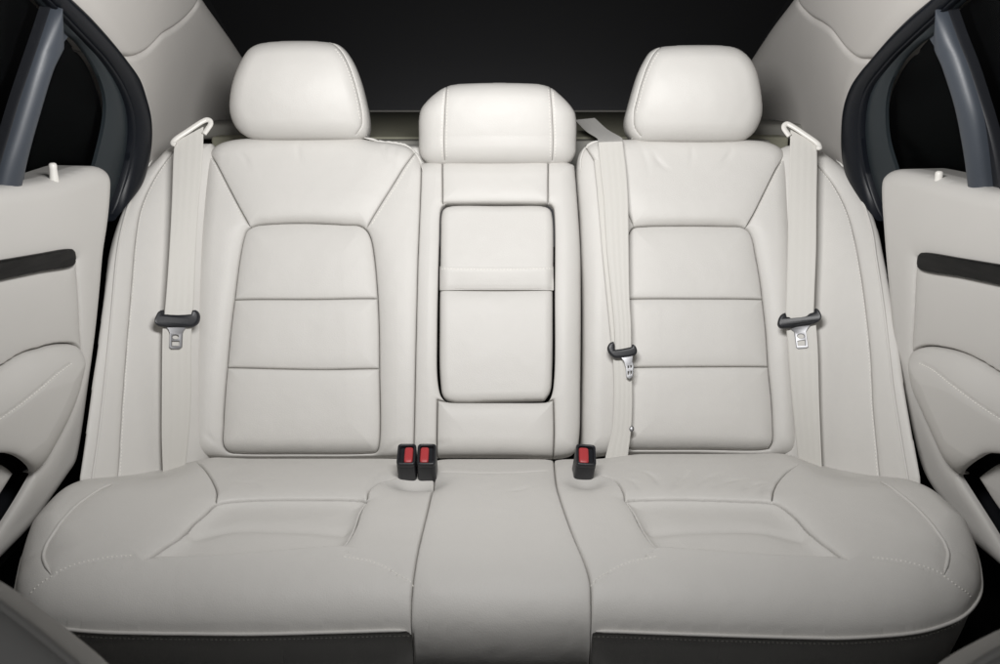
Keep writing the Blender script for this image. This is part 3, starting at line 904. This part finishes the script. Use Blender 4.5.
# ------------------------------------------------------------------ seat belts
def belt(label, up, low, head, latch, holes, tuck=None, guide=None, lift=.030, off_low=0.0, base_px=None):
    b = BELTS.on(A(low[0][-1]))[0]
    t = thing('seat_belt', label, 'seat belt', b, 'hanging seat belts')
    a_, b_ = edges_on(BELTS, up[0], up[1], .012, 70)
    web = ribbon('webbing', a_, b_, NB, .0014, WEB, t, stripes=.00012, nx=32)
    a_, b_ = edges_on(BELTS, low[0], low[1], off_low, 60)
    ribbon('lap_webbing', a_, b_, NB, .0014, WEB, t, stripes=.00012, nx=32)
    hd = plate('tongue_grip', head, BELTS, .010, .012, .004, BLK, t)
    plate('latch_plate', latch, BELTS, .0075, .0026, .0005, CHROME, t, holes=holes, sp=False)
    # the grip bar under which the webbing turns
    return t
def sm_ell(cx, cy, rx, ry, n=12):
    return [(cx + rx * math.cos(2 * math.pi * k / n), cy + ry * math.sin(2 * math.pi * k / n)) for k in range(n)]

bl = belt('cream belt with black grip hanging beside the wide seatback', 
     ([(175.5, 142), (174, 150), (172, 200), (169.5, 250), (166, 300), (164.3, 318.5)], [(203.5, 127), (203, 150), (199, 200), (196, 250), (194, 300), (192.7, 318)]),
     ([(163, 322), (162.5, 340), (162, 400), (162, 440), (163, 470), (163.5, 490)], [(192, 322), (191.5, 345), (191, 400), (188.5, 440), (185.5, 466), (183.5, 490)]),
     [(163.7, 310), (159, 312), (156.5, 316), (155, 320.5), (155.5, 323.5), (157.8, 325.6), (163, 327), (178, 327.2), (192.7, 327), (196.5, 325), (199, 322), (200, 316), (198.5, 312), (196, 310.3), (192.8, 310.6), (191.5, 314.5), (178, 315), (165, 314.5)],
     [(164.8, 325), (188.5, 325.6), (184.5, 329.5), (182.7, 333), (182.2, 347), (179.5, 349), (171.5, 349), (169.6, 347), (170.2, 333), (168.5, 329.5)],
     [sm_ell(175.8, 337, 3.6, 2.3), [(172, 341), (179.8, 341), (179.8, 345.8), (172, 345.8)]])
br = belt('cream belt with black grip hanging beside the narrower seatback',
     ([(790.5, 130), (789.8, 150), (788.6, 200), (787.5, 250), (786, 300), (785.3, 320.5)], [(816.5, 144.5), (817, 160), (816.5, 200), (816, 250), (814.5, 290), (813.6, 316.5)]),
     ([(786, 324), (787.5, 345), (791, 390), (795, 430), (798.5, 467), (799.5, 490)], [(815.5, 320), (817.5, 345), (819, 400), (820.5, 440), (822, 474), (822.5, 490)]),
     [(785, 313), (781.5, 314.5), (779.5, 317), (778, 321), (777.8, 325), (780, 328), (787.6, 328.6), (800, 326.5), (812, 324.4), (818, 322), (820.5, 319), (820.8, 315), (818, 310), (816, 308.8), (814.3, 309), (813.5, 312.5), (800, 315), (786.5, 317)],
     [(787.6, 327), (811.5, 324), (808, 328), (805.8, 331.5), (808, 346.5), (806.5, 348), (798, 349), (796.3, 347.8), (794, 332), (791, 329.5)],
     [sm_ell(800.5, 336.3, 3.9, 2.4), [(797.2, 341), (804.8, 340), (805.2, 345.3), (797.8, 346)]])
MIDS = BELTS
bmid = thing('seat_belt', 'cream belt looping over the narrower seatback beside the folded armrest', 'seat belt', BELTS.on(A((617, 453)))[0], 'hanging seat belts')
a_, b_ = edges_on(BELTS, [(598.5, 142.5), (601, 170), (604, 200), (607, 250), (611, 290), (614.3, 325), (615.3, 350)], [(622.5, 141.5), (626, 170), (628, 200), (628.6, 250), (629.5, 300), (631, 325), (631.3, 348)], .004, 70)
t0a, t0b = a_[0], b_[0]
# run over the top edge back to the shelf
sa, sb = at_depth((575.5, 120.5), 2.24), at_depth((595, 118.5), 2.24)
ma, mb = at_depth((597, 138.5), 2.03), at_depth((621.5, 138), 2.03)
n2 = unit(A(0, -.25, 1))
pre_a = spline(np.array([sa, (sa + ma) / 2 + A(0, 0, -.004), ma, t0a]), sub=8, corner=80)
pre_b = spline(np.array([sb, (sb + mb) / 2 + A(0, 0, -.004), mb, t0b]), sub=8, corner=80)
Aw, Bw = np.vstack([pre_a[:-1], a_]), np.vstack([pre_b[:-1], b_])
nn = np.vstack([np.tile(n2, (len(pre_a) - 9, 1)), np.array([unit(n2 * (1 - t) + NB * t) for t in np.linspace(0, 1, 8)]), np.tile(NB, (len(a_), 1))])
ribbon('webbing', Aw, Bw, nn, .0014, WEB, bmid, stripes=.00012, nx=32)
a_, b_ = edges_on(BELTS, [(612.5, 352), (613.8, 372), (614, 400), (612, 430), (605.5, 457), (603, 470)], [(631, 352), (632, 380), (632.2, 405), (631, 430), (628, 455), (627, 470)], -.006, 60)
ribbon('lap_webbing', a_, b_, NB, .0014, WEB, bmid, stripes=.00012, nx=32)
a_, b_ = edges_on(BELTS, [(594, 160), (598, 200), (603, 260), (608, 310), (612, 350)], [(606, 160), (612, 200), (617, 260), (620, 310), (624, 350)], -.008, 50)
ribbon('webbing', a_, b_, NB, .0014, WEB, bmid, stripes=.00012, nx=32)
plate('tongue_grip', [(613.5, 341.7), (610, 343), (608, 345.5), (607.2, 349), (609, 353.5), (614, 358), (620, 358.3), (635, 355.3), (637, 352), (636.3, 348), (634, 345), (632, 344.5), (631.5, 347), (622, 349), (614.5, 350), (614.5, 345)], BELTS, .004, .012, .004, BLK, bmid)
plate('latch_plate', [(620.8, 357), (633, 354.8), (632.2, 361.6), (634, 366), (632.7, 377), (629.3, 379.3), (626.3, 377), (625.9, 368), (624, 361.6)], BELTS, .006, .0026, .0005, CHROME, bmid,
      holes=[[(627.6, 366), (629, 365.8), (629, 368.2), (627.8, 368.4)], [(630.2, 365.5), (631.6, 365.3), (631.8, 367.6), (630.4, 368)], [(627.6, 371.5), (629.2, 371.2), (629, 375), (627.8, 375)], [(630.4, 371), (631.9, 370.8), (631.5, 374.4), (630.4, 374.8)]], sp=False)
pillow('stop_button', sm_ell(631.6, 429, 2.6, 3.2), BELTS, -.006, .004, CHROME, bmid, back=.003)

def guide_loop(path, label, belt_px, side):
    base = BELTS.on(A(path[2]))[0]
    t = thing('belt_guide', label, 'belt guide', base, 'ivory belt guides')
    P = BELTS.on(spline(A(*path), sub=10, corner=100), .018)
    tube('guide_loop', P, .0050, GUIDE, t, seg=12, flat=.65, up=NB)
    q = BELTS.on(spline(A(*belt_px), sub=6), .010)
    tube('guide_bar', q, .003, GUIDE, t, seg=10, up=NB)
    return t
guide_loop([(175.5, 144.5), (172.8, 143.2), (174.5, 140.2), (188, 130.8), (203, 121.2), (207, 119.8), (210, 121), (210.6, 124), (207.5, 129), (204, 134)], 'ivory belt guide loop at the top of the belt beside the wide seatback', [(175, 146), (190, 138), (203, 132)], -1)
guide_loop([(816.5, 147.5), (819.8, 147.8), (818.5, 144.5), (805, 134.5), (790.5, 125.2), (787, 123.9), (784.4, 125.4), (784, 128), (786, 131.5), (789.5, 136)], 'ivory belt guide loop at the top of the belt beside the narrower seatback', [(817, 150), (803, 143), (791, 136)], 1)

# ------------------------------------------------------------------ buckles
def buckle(parent, px, depth, width, button_side, lean=60, yaw=0):
    e = at_depth(px, depth)                      # middle of the front rim edge
    a = A(0, math.sin(math.radians(lean)), math.cos(math.radians(lean)))
    c = A(0, -math.cos(math.radians(lean)), math.sin(math.radians(lean)))
    yr = math.radians(yaw)
    x = A(math.cos(yr), 0, -math.sin(yr))
    a = unit(a - (a @ x) * x); c = np.cross(x, a)
    s = Surf(e, x, a, c)
    L = .044; w = width / 2
    rr = .006
    def rrect(x0, x1, y0, y1, r, n=5):
        o = []
        for cx, cy, a0 in ((x1 - r, y1 - r, 0), (x0 + r, y1 - r, 90), (x0 + r, y0 + r, 180), (x1 - r, y0 + r, 270)):
            for k in range(n):
                g = math.radians(a0 + 90 * k / (n - 1))
                o.append((cx + r * math.cos(g), cy + r * math.sin(g)))
        return o
    bs = button_side
    bx0, bx1 = (-w + .0045, w - .0045)
    hole = rrect(bx0, bx1, .005, L - .0045, .003)
    body = plate('housing', rrect(-w, w, 0, L, rr), s, -.030, .056, .003, BLK, parent, uvspace=True, sp=False)
    plate('rim', rrect(-w, w, 0, L, rr), s, .001, .010, .0022, BLK, body, holes=[hole[::-1]], uvspace=True, sp=False)
    gap = .0075
    x0, x1 = (bx0 + .0005, bx1 - gap) if bs < 0 else (bx0 + gap, bx1 - .0005)
    pillow('release_button', rrect(x0, x1, .0055, L - .006, .004), s, .000, .0055, RED, parent, back=.004, p=4, uvspace=True)
tw = thing('twin_belt_buckle', 'pair of joined black buckles with two red release buttons beside the armrest', 'belt buckle', at_depth((416, 478), 1.80))
buckle(tw, (405.8, 466.5), 1.715, .031, 1)
buckle(tw, (426, 466.5), 1.715, .031, -1)
sb_ = thing('belt_buckle', 'lone black buckle with one red release button near the middle belt', 'belt buckle', at_depth((585, 480), 1.80))
buckle(sb_, (586, 467), 1.715, .033, -1, yaw=4)

# ------------------------------------------------------------------ doors
def door_surf(sx, x0=.68, slope=.22, y0=1.80):
    d = unit(A(sx * slope, -1, 0))
    n = unit(A(-sx, -slope, 0))
    return Surf(A(sx * x0, y0, .455), d, (0, 0, 1), n)

def door(sx, label, D):
    S = door_surf(sx)
    S.w0 = lambda u, v: .012 * np.sin(np.pi * np.clip((v - .0) / .6, 0, 1))
    base = S.on(A(D['out'][-1]))[0]
    t = thing('passenger_door', label, 'car door', A(base[0], base[1], .12), 'rear passenger doors')
    z = [dict(name='door_panel', poly=None, mat=HARD, parent=t),
         dict(name='lower_panel', poly=D['lower'], mat=HARD, parent=t, seam=dict(g=.0045, gw=.0013, B=.007, s=.010)),
         dict(name='armrest', poly=D['arm'], mat=HARD, parent=t, bulge=(.030, .028), seam=dict(g=.008, gw=.0013, B=.003, s=.008)),
         dict(name='pull_pocket', poly=D['pocket'], mat=BLK, parent=t, skip=True, seam=dict(g=0, B=.006, s=.006))]
    f = Field(S, D['out'], zones=z, seams=[dict(px=D['st'], g=.0012, B=.0012, s=.006)], R=.028, D=.022, skirt=-S.n * .07, step=.0025, inner=.009)
    stitches('stitching', [f.line(D['st'], .0003)], S.n, THREAD, z[2]['obj'])
    fs = Field(S.moved(.007), D['strip'], zones=[dict(name='trim_strip', poly=None, mat=WOOD, parent=t)], R=.004, D=.0025, skirt=-S.n * .012, step=.0022)
    pillow('door_pull', D['pull'], S, -.026, .010, HARD, t, back=.05, p=4)
    plate('pocket_liner', D['liner'], S, -.062, .004, .001, BLK, t, sp=False)
    # lock pin
    p = S.on(A(D['pin']))[0] - S.n * .014 - A(0, 0, .011)
    bm = bmesh.new()
    prof = [(.0072, -.012), (.0072, -.002), (.0066, .006), (.0062, .014), (.0066, .019), (.0058, .022), (.0034, .0238), (.0, .0242)]
    N = 20
    rings = [[bm.verts.new((p[0] + r * math.cos(2 * math.pi * k / N), p[1] + r * math.sin(2 * math.pi * k / N), p[2] + h)) for k in range(N)] for r, h in prof[:-1]]
    for r1, r2 in zip(rings, rings[1:]):
        for k in range(N):
            bm.faces.new((r1[k], r1[(k + 1) % N], r2[(k + 1) % N], r2[k]))
    bm.faces.new(rings[-1])
    bm_obj('lock_pin', bm, GUIDE, t, 60)
    # window frame: leans inward above the panel
    ti = math.radians(14)
    ev = S.n * math.sin(ti) + A(0, 0, 1) * math.cos(ti)
    n = S.n * math.cos(ti) - A(0, 0, 1) * math.sin(ti)
    p0 = S.on(A(D['root']))[0]
    W = Surf(p0 - S.n * .045, S.eu, ev, n)
    a_, b_ = edges_on(W, D['seal_o'], D['seal_i'], .012, 90)
    ribbon('window_seal', a_, b_, n, .012, NAVY, t, nx=24, prof=lambda q: .014 * (math.sin(math.pi * min(1, q * 1.15)) ** .6 if q < .87 else .0) + .004 * math.exp(-((q - .93) / .04) ** 2))
    a_, b_ = edges_on(W, D['seal_i'], D['in_i'], .0, 90)
    fr = ribbon('window_frame', a_, b_, n, .012, GREENP, t, nx=20, prof=lambda q: -.006 * math.exp(-(q / .08) ** 2) + .006 * math.sin(math.pi * q) - .005 * q)
    a_, b_ = edges_on(W, D['bar_o'], D['bar_i'], .0, 90)
    ribbon('division_bar', a_, b_, n, .018, GREYP, t, nx=28, prof=lambda q: .016 * math.sin(math.pi * min(1, q / .62) ) ** .6 * (q < .62) - .034 * max(0, q - .40) / .60)
    a_, b_ = edges_on(W, D['edge_o'], D['bar_o'], .0, 60)
    ribbon('glass_run', a_, b_, n, .010, BLK, t, nx=14, prof=lambda q: .008 * math.exp(-((q - .12) / .10) ** 2))
    pane = plate('quarter_glass', D['quarter'], W, -.003, .004, .0005, GLASS, t)
    plate('window_glass', D['pane'], W, -.008, .004, .0005, GLASS, t, sp=False)
    return t, S, f, W

DL = dict(
    out=[(-150, 218), (0, 187), (22.6, 184.5), (60, 178.5), (85, 170.5), (98, 166.5), (107, 167), (113, 171.5), (116, 180), (116, 195), (113, 226), (109, 252), (105.5, 290), (102, 325), (97.5, 362), (92, 401), (86, 442), (81, 464), (71.5, 479), (55, 503), (38, 527), (0, 567), (-150, 725)],
    lower=[(76.8, 259), (78, 275), (79.5, 300), (81, 333), (81.5, 355), (79.5, 378), (75, 397), (66, 420), (52, 446), (40, 466), (24, 480), (0, 500), (-170, 640), (-170, 302), (-60, 280), (0, 271), (40, 264)],
    arm=[(83, 362), (81, 352), (71.5, 344.5), (60, 343.5), (49, 345), (36, 348), (22.6, 353), (0, 367), (-60, 400), (-170, 470), (-170, 640), (0, 500), (24, 480), (40, 466), (52, 446), (66, 420), (75, 397), (79.5, 380)],
    pocket=[(-170, 560), (-80, 480), (-30, 456), (0, 453), (14, 454.5), (25, 459.5), (32, 466), (35.5, 474), (20, 501), (0, 532), (-170, 760)],
    st=[(71, 364), (58, 373.5), (40, 389), (20, 405), (0, 419), (-60, 458)],
    strip=[(-150, 284), (0, 260.7), (40, 254), (70, 249), (74.5, 249.5), (76.6, 253), (76.8, 263), (74.5, 266), (40, 272.5), (0, 281), (-150, 313)],
    pull=[(11, 473), (5, 467), (-10, 462), (-90, 500), (-120, 560), (-100, 620), (-30, 527), (-6, 498)],
    liner=[(-175, 430), (50, 430), (50, 510), (-175, 760)],
    pin=(61, 171), root=(24, 184),
    seal_o=[(36, -30), (67, 0), (84, 16.6), (105, 40), (120, 59), (132.5, 77), (139, 96), (143.5, 115), (144.5, 135), (141.5, 160), (134, 183), (121, 198), (104, 212)],
    seal_i=[(12, -30), (42, 1), (56, 15), (69, 28.6), (84, 44), (96, 57), (111, 78), (120, 96), (125, 114), (126, 135), (122, 163), (112, 195), (100, 220)],
    in_i=[(10, -22), (41, 7), (52, 19), (64, 33), (73, 41), (82, 52), (93, 70), (100, 88), (102.5, 104), (101, 124), (92, 162), (84, 190), (76, 214)],
    bar_o=[(42, 3), (33, 35), (22, 67), (12, 100), (3, 130), (-6, 160), (-14, 192), (-20, 220)],
    bar_i=[(44, 4), (56, 17), (66, 29), (69.5, 35), (64, 42), (57.5, 50), (51.5, 64), (45.5, 83), (40.5, 101), (34, 125), (28, 155), (22, 192), (17, 220)],
    edge_o=[(41, 2), (30, 35), (19, 67), (8, 100), (-1, 130), (-10, 160), (-18, 192), (-24, 220)],
    quarter=[(70, 33), (60, 45), (48, 66), (36, 106), (20, 176), (14, 215), (80, 205), (96, 160), (104, 124), (105, 98), (100, 80), (84, 52)],
    pane=[(44, 0), (30, 38), (10, 100), (-22, 220), (-150, 240), (-150, -60), (0, -60)])
DR = dict(
    out=[(1150, 225), (1000, 192), (976, 188), (931, 177), (905, 171), (893, 169.3), (884, 171), (878.5, 176), (876.3, 185), (876.5, 205), (878, 226), (880.5, 258), (884, 296), (887.5, 333), (893, 368), (900.6, 401), (907, 432), (915, 464), (922, 481), (940, 509), (961, 538), (1000, 573), (1150, 715)],
    lower=[(916, 258), (915, 280), (913.3, 310), (911.3, 345), (912, 372), (916, 392), (923, 408.5), (936, 437), (951, 466), (970, 482), (1000, 505), (1170, 640), (1170, 306), (1040, 283), (1000, 276), (960, 268)],
    arm=[(911, 364), (912, 354), (920, 348), (931, 346), (946, 347.5), (961, 351.5), (980, 360), (1000, 371.5), (1060, 404), (1170, 470), (1170, 640), (1000, 505), (970, 482), (951, 466), (936, 437), (923, 408.5), (916, 392), (912, 376)],
    pocket=[(1170, 560), (1080, 480), (1020, 457), (1000, 454), (985, 454), (973, 459.5), (963, 467), (956.5, 476), (975, 505), (1000, 545), (1170, 800)],
    st=[(920, 363.5), (932, 369.5), (948, 382), (962, 393), (980, 406), (1000, 419), (1060, 455)],
    strip=[(1150, 288), (1000, 265), (960, 258.5), (922, 252.6), (918.5, 253.4), (916.5, 257), (916, 266), (918, 269.5), (960, 277.5), (1000, 286), (1150, 318)],
    pull=[(981, 477), (989, 470), (1004, 463), (1090, 500), (1120, 560), (1100, 620), (1034, 542), (1004, 510)],
    liner=[(1175, 430), (945, 430), (945, 510), (1175, 760)],
    pin=(931, 179), root=(976, 187),
    seal_o=[(966, -30), (935, 0), (918, 15), (900.6, 32), (888, 46), (878, 58), (867, 71), (858.5, 84), (851.5, 104), (848.8, 128), (850, 160), (857, 183), (869, 198), (886, 212)],
    seal_i=[(992, -30), (960, 1), (945, 14.5), (930, 28), (915.7, 41), (902, 54), (889, 68.5), (877, 84), (870.3, 100), (867, 128), (870.5, 163), (880, 195), (892, 220)],
    in_i=[(992, -22), (959, 8), (947, 20), (934, 35), (922, 44), (908, 57.5), (898, 73), (892, 88), (889, 108), (891, 139), (900, 170), (908, 195), (916, 214)],
    bar_o=[(956, 4), (964, 34), (973, 57), (981.5, 83), (989, 110), (994.5, 145), (999, 186), (1003, 220)],
    bar_i=[(954, 6), (944, 17), (933, 30), (928.5, 37), (932, 43), (936.5, 50), (942.5, 65), (949.5, 85), (955.5, 107), (961, 131), (965.5, 153), (970, 188), (974, 220)],
    edge_o=[(957, 3), (968, 34), (979, 62), (989, 92), (999, 125), (1006, 155), (1012, 192), (1016, 220)],
    quarter=[(928, 36), (938, 48), (950, 72), (959, 106), (971, 176), (978, 215), (916, 205), (896, 165), (887, 139), (885.5, 108), (890, 84), (906, 55)],
    pane=[(953, 0), (968, 38), (992, 100), (1014, 220), (1150, 240), (1150, -60), (1000, -60)])
doorL, SDL, fdl, WL = door(-1, 'beige passenger door with dark wood strip beside the wide seatback', DL)
doorR, SDR, fdr, WR_ = door(1, 'beige passenger door with dark wood strip beside the narrower seatback', DR)

# ------------------------------------------------------------------ pillars and headlining
def pillar(sx, P, lab_p, lab_h):
    S = plane3(P['A'], 1.97, P['B'], 2.42, P['C'], 1.53)
    c = S.on(A(P['low']))[0]
    tp = thing('pillar_trim', lab_p, 'pillar trim', c, 'roof pillar trims')
    th_ = thing('roof_lining', lab_h, 'roof lining', S.on(A(P['seam'][2]))[0], 'roof linings')
    z = [dict(name='trim_panel', poly=None, mat=PILLAR, parent=tp), dict(name='lining_panel', poly=P['head'], mat=PILLAR, parent=th_, seam=dict(g=.0045, gw=.004, B=.0012, s=.006))]
    def ex(U, V, f):
        return np.zeros(U.shape)
    Field(S, P['out'], zones=z, R=.05, D=.03, skirt=-S.n * .04, step=.004, extra=ex)
    return S
PL = dict(A=(144, 135), B=(222, 126), C=(60, 0), low=(170, 150),
          out=[(30, -40), (62, 0), (80, 17), (100, 40), (114, 58), (126, 76), (133, 95), (138, 115), (139, 135), (136, 160), (126, 190), (120, 215), (150, 215), (205, 200), (290, 165), (288, 120), (262, 78), (241, 44), (226, 22), (211, 0), (188, -40)],
          seam=[(202, -10), (198, 0), (184, 19), (162, 34), (147, 49), (130, 56), (110, 55.5)],
          head=[(222, -50), (204, -10), (199, 0), (193, 9), (184, 19), (173, 27.5), (162, 34.5), (154, 43), (147, 49.5), (139, 54), (130, 56.3), (118, 56), (100, 56), (0, 40), (0, -60)])
PR = dict(A=(850, 132), B=(772, 126), C=(938, 0), low=(826, 150),
          out=[(970, -40), (938, 0), (921, 15), (904, 31), (890, 46), (880, 58), (868, 73), (860, 88), (854, 106), (852, 130), (854, 160), (862, 186), (872, 212), (840, 215), (785, 200), (700, 165), (702, 120), (730, 82), (753, 46), (766, 26), (785, 0), (812, -40)],
          seam=[(792, -10), (797, 0), (812, 17), (831, 30), (847, 50), (858, 58), (880, 59)],
          head=[(770, -50), (791, -10), (796.5, 0), (804, 10), (812, 17), (822, 23), (832, 30.5), (840, 41), (847, 50), (853, 55), (859, 58.3), (872, 59.3), (885, 59.5), (1000, 40), (1000, -60)])
pillar(-1, PL, 'beige roof pillar trim beside the headrest of the wide seatback', 'beige roof lining above the door beside the wide seatback')
pillar(1, PR, 'beige roof pillar trim beside the headrest of the narrower seatback', 'beige roof lining above the door beside the narrower seatback')

# ------------------------------------------------------------------ parcel shelf and rear window
zs = CAM[2] + rays([(500, 109)])[0][2] * 3.4
shelf = thing('parcel_shelf', 'dark olive carpeted parcel shelf behind the headrests', 'parcel shelf', (0, 2.4, zs - .05))
ledge(shelf, -.60, .60, 2.20, 3.29, zs - .05, zs, 'shelf_board', SHELF, .006)
ledge(shelf, -.60, .60, 3.29, 3.30, zs - .03, zs + .004, 'window_strip', SHELF_L, .0015)
ledge(shelf, -.55, .55, 2.15, 2.197, zs - .06, zs - .004, 'front_strip', SHELF_L, .004)
def side_ledge(pts, sx):
    s = plane3(pts[0], 2.30, pts[2], 2.16, pts[3], 2.22)
    plate('side_ledge', pts, s, 0, .02, .004, SHELF_L, shelf, sp=False)
ledge(shelf, -.655, -.50, 2.26, 2.44, zs - .01, zs + .022, 'side_ledge', SHELF_L, .010)
ledge(shelf, .50, .655, 2.26, 2.44, zs - .01, zs + .022, 'side_ledge', SHELF_L, .010)
RWS = plane3((300, 108), 3.42, (700, 108), 3.42, (500, -40), 2.05)
rw = plate('rear_window', [(262, 111), (232, 40), (205, -10), (190, -40), (810, -40), (793, -10), (762, 40), (738, 111)], RWS, 0, .005, .0005, GLASS, None, sp=False)
rw['label'] = 'dark rear window glass above the parcel shelf'; rw['category'] = 'window'; rw['kind'] = 'thing'

# ------------------------------------------------------------------ front seats at the bottom corners
def front_seat(outline, d, label, mat):
    c = A(*outline).mean(0)
    P = at_depth(tuple(c), d)
    S = Surf(P, (1, 0, 0), UP * .97 + FW * .2, None)
    if S.n @ (CAM - P) < 0: S.n = -S.n
    t = thing('front_seat', label, 'car seat', at_depth((c[0], 900), d), 'front seats cut by the frame')
    pillow('seat_pad', outline, S, 0, .035, mat, t, back=.07, p=2.6)
    q = S.uv(A(*outline)); q = resample(spline(q, True, sub=10), .004, True)
    tube('piping', S.pt(np.vstack([q, q[:1]]), np.full(len(q) + 1, .002)), .0045, LEA, t, up=S.n)
    return t
front_seat([(-420, 640), (-340, 545), (-220, 532), (-100, 553), (-32, 583), (12, 613), (48, 641), (84, 672), (130, 725), (175, 805), (200, 1000), (-420, 1000)], .85, 'grey leather front seat corner below the wide seatback side of the bench', FSEAT)
front_seat([(1420, 660), (1330, 575), (1200, 566), (1095, 605), (1037, 632), (1003, 649), (972, 667), (945, 690), (890, 730), (870, 800), (850, 1000), (1420, 1000)], .85, 'grey leather front seat corner below the narrower seatback side of the bench', FSEAT)

# ------------------------------------------------------------------ floor and backdrop
def sheet(name, pts, mat, kind):
    o = mesh_obj(name, pts, [(0, 1, 2, 3)], mat, None, smooth=False)
    o['kind'] = kind; o['label'] = {'floor': 'dark carpeted floor under the bench', 'backdrop': 'black studio backdrop behind the car'}[name]
    return o
sheet('floor', [(-4, -2, .1), (4, -2, .1), (4, 6, .1), (-4, 6, .1)], FLOORM, 'structure')
sheet('backdrop', [(-8, 6, -1), (8, 6, -1), (8, 6, 6), (-8, 6, 6)], BACK, 'structure')

# ------------------------------------------------------------------ light
def area(name, loc, target, sx, sy, power, col=(1, 1, 1), spread=180):
    l = bpy.data.lights.new(name, 'AREA'); l.shape = 'RECTANGLE'; l.size = sx; l.size_y = sy; l.energy = power; l.color = col
    l.spread = math.radians(spread)
    o = bpy.data.objects.new(name, l); COL.objects.link(o)
    o.location = loc
    d = unit(A(*target) - A(*loc))
    from mathutils import Vector
    o.rotation_euler = Vector(d).to_track_quat('-Z', 'Y').to_euler()
    return o
area('key_softbox', (0, .88, 1.38), (0, 2.0, 1.50), .46, .22, 20.6, (1, .99, .98))
area('fill_softbox', (0, -.7, 1.75), (0, 2, .9), 1.6, .8, 3.6, (1, 1, 1))
area('backdrop_lamp', (0, 5.45, .2), (0, 6, .45), 1.8, .2, 7, (1, 1, 1), 150)
w = bpy.data.worlds.new('World'); scene.world = w; w.use_nodes = True
w.node_tree.nodes['Background'].inputs[0].default_value = (.9, .95, 1, 1)
w.node_tree.nodes['Background'].inputs[1].default_value = .006

# ------------------------------------------------------------------ camera
cam = bpy.data.cameras.new('camera'); co = bpy.data.objects.new('camera', cam); COL.objects.link(co)
cam.sensor_width = 36; cam.lens = F / 1000 * 36
cam.clip_start = .05; cam.clip_end = 60
cam.dof.use_dof = True; cam.dof.focus_distance = 1.80; cam.dof.aperture_fstop = 7.5
co.location = CAM; co.rotation_euler = (math.pi / 2 - TH, 0, 0)
scene.camera = co
scene.view_settings.view_transform = 'Standard'; scene.view_settings.look = 'None'
scene.view_settings.exposure = 0; scene.view_settings.gamma = 1
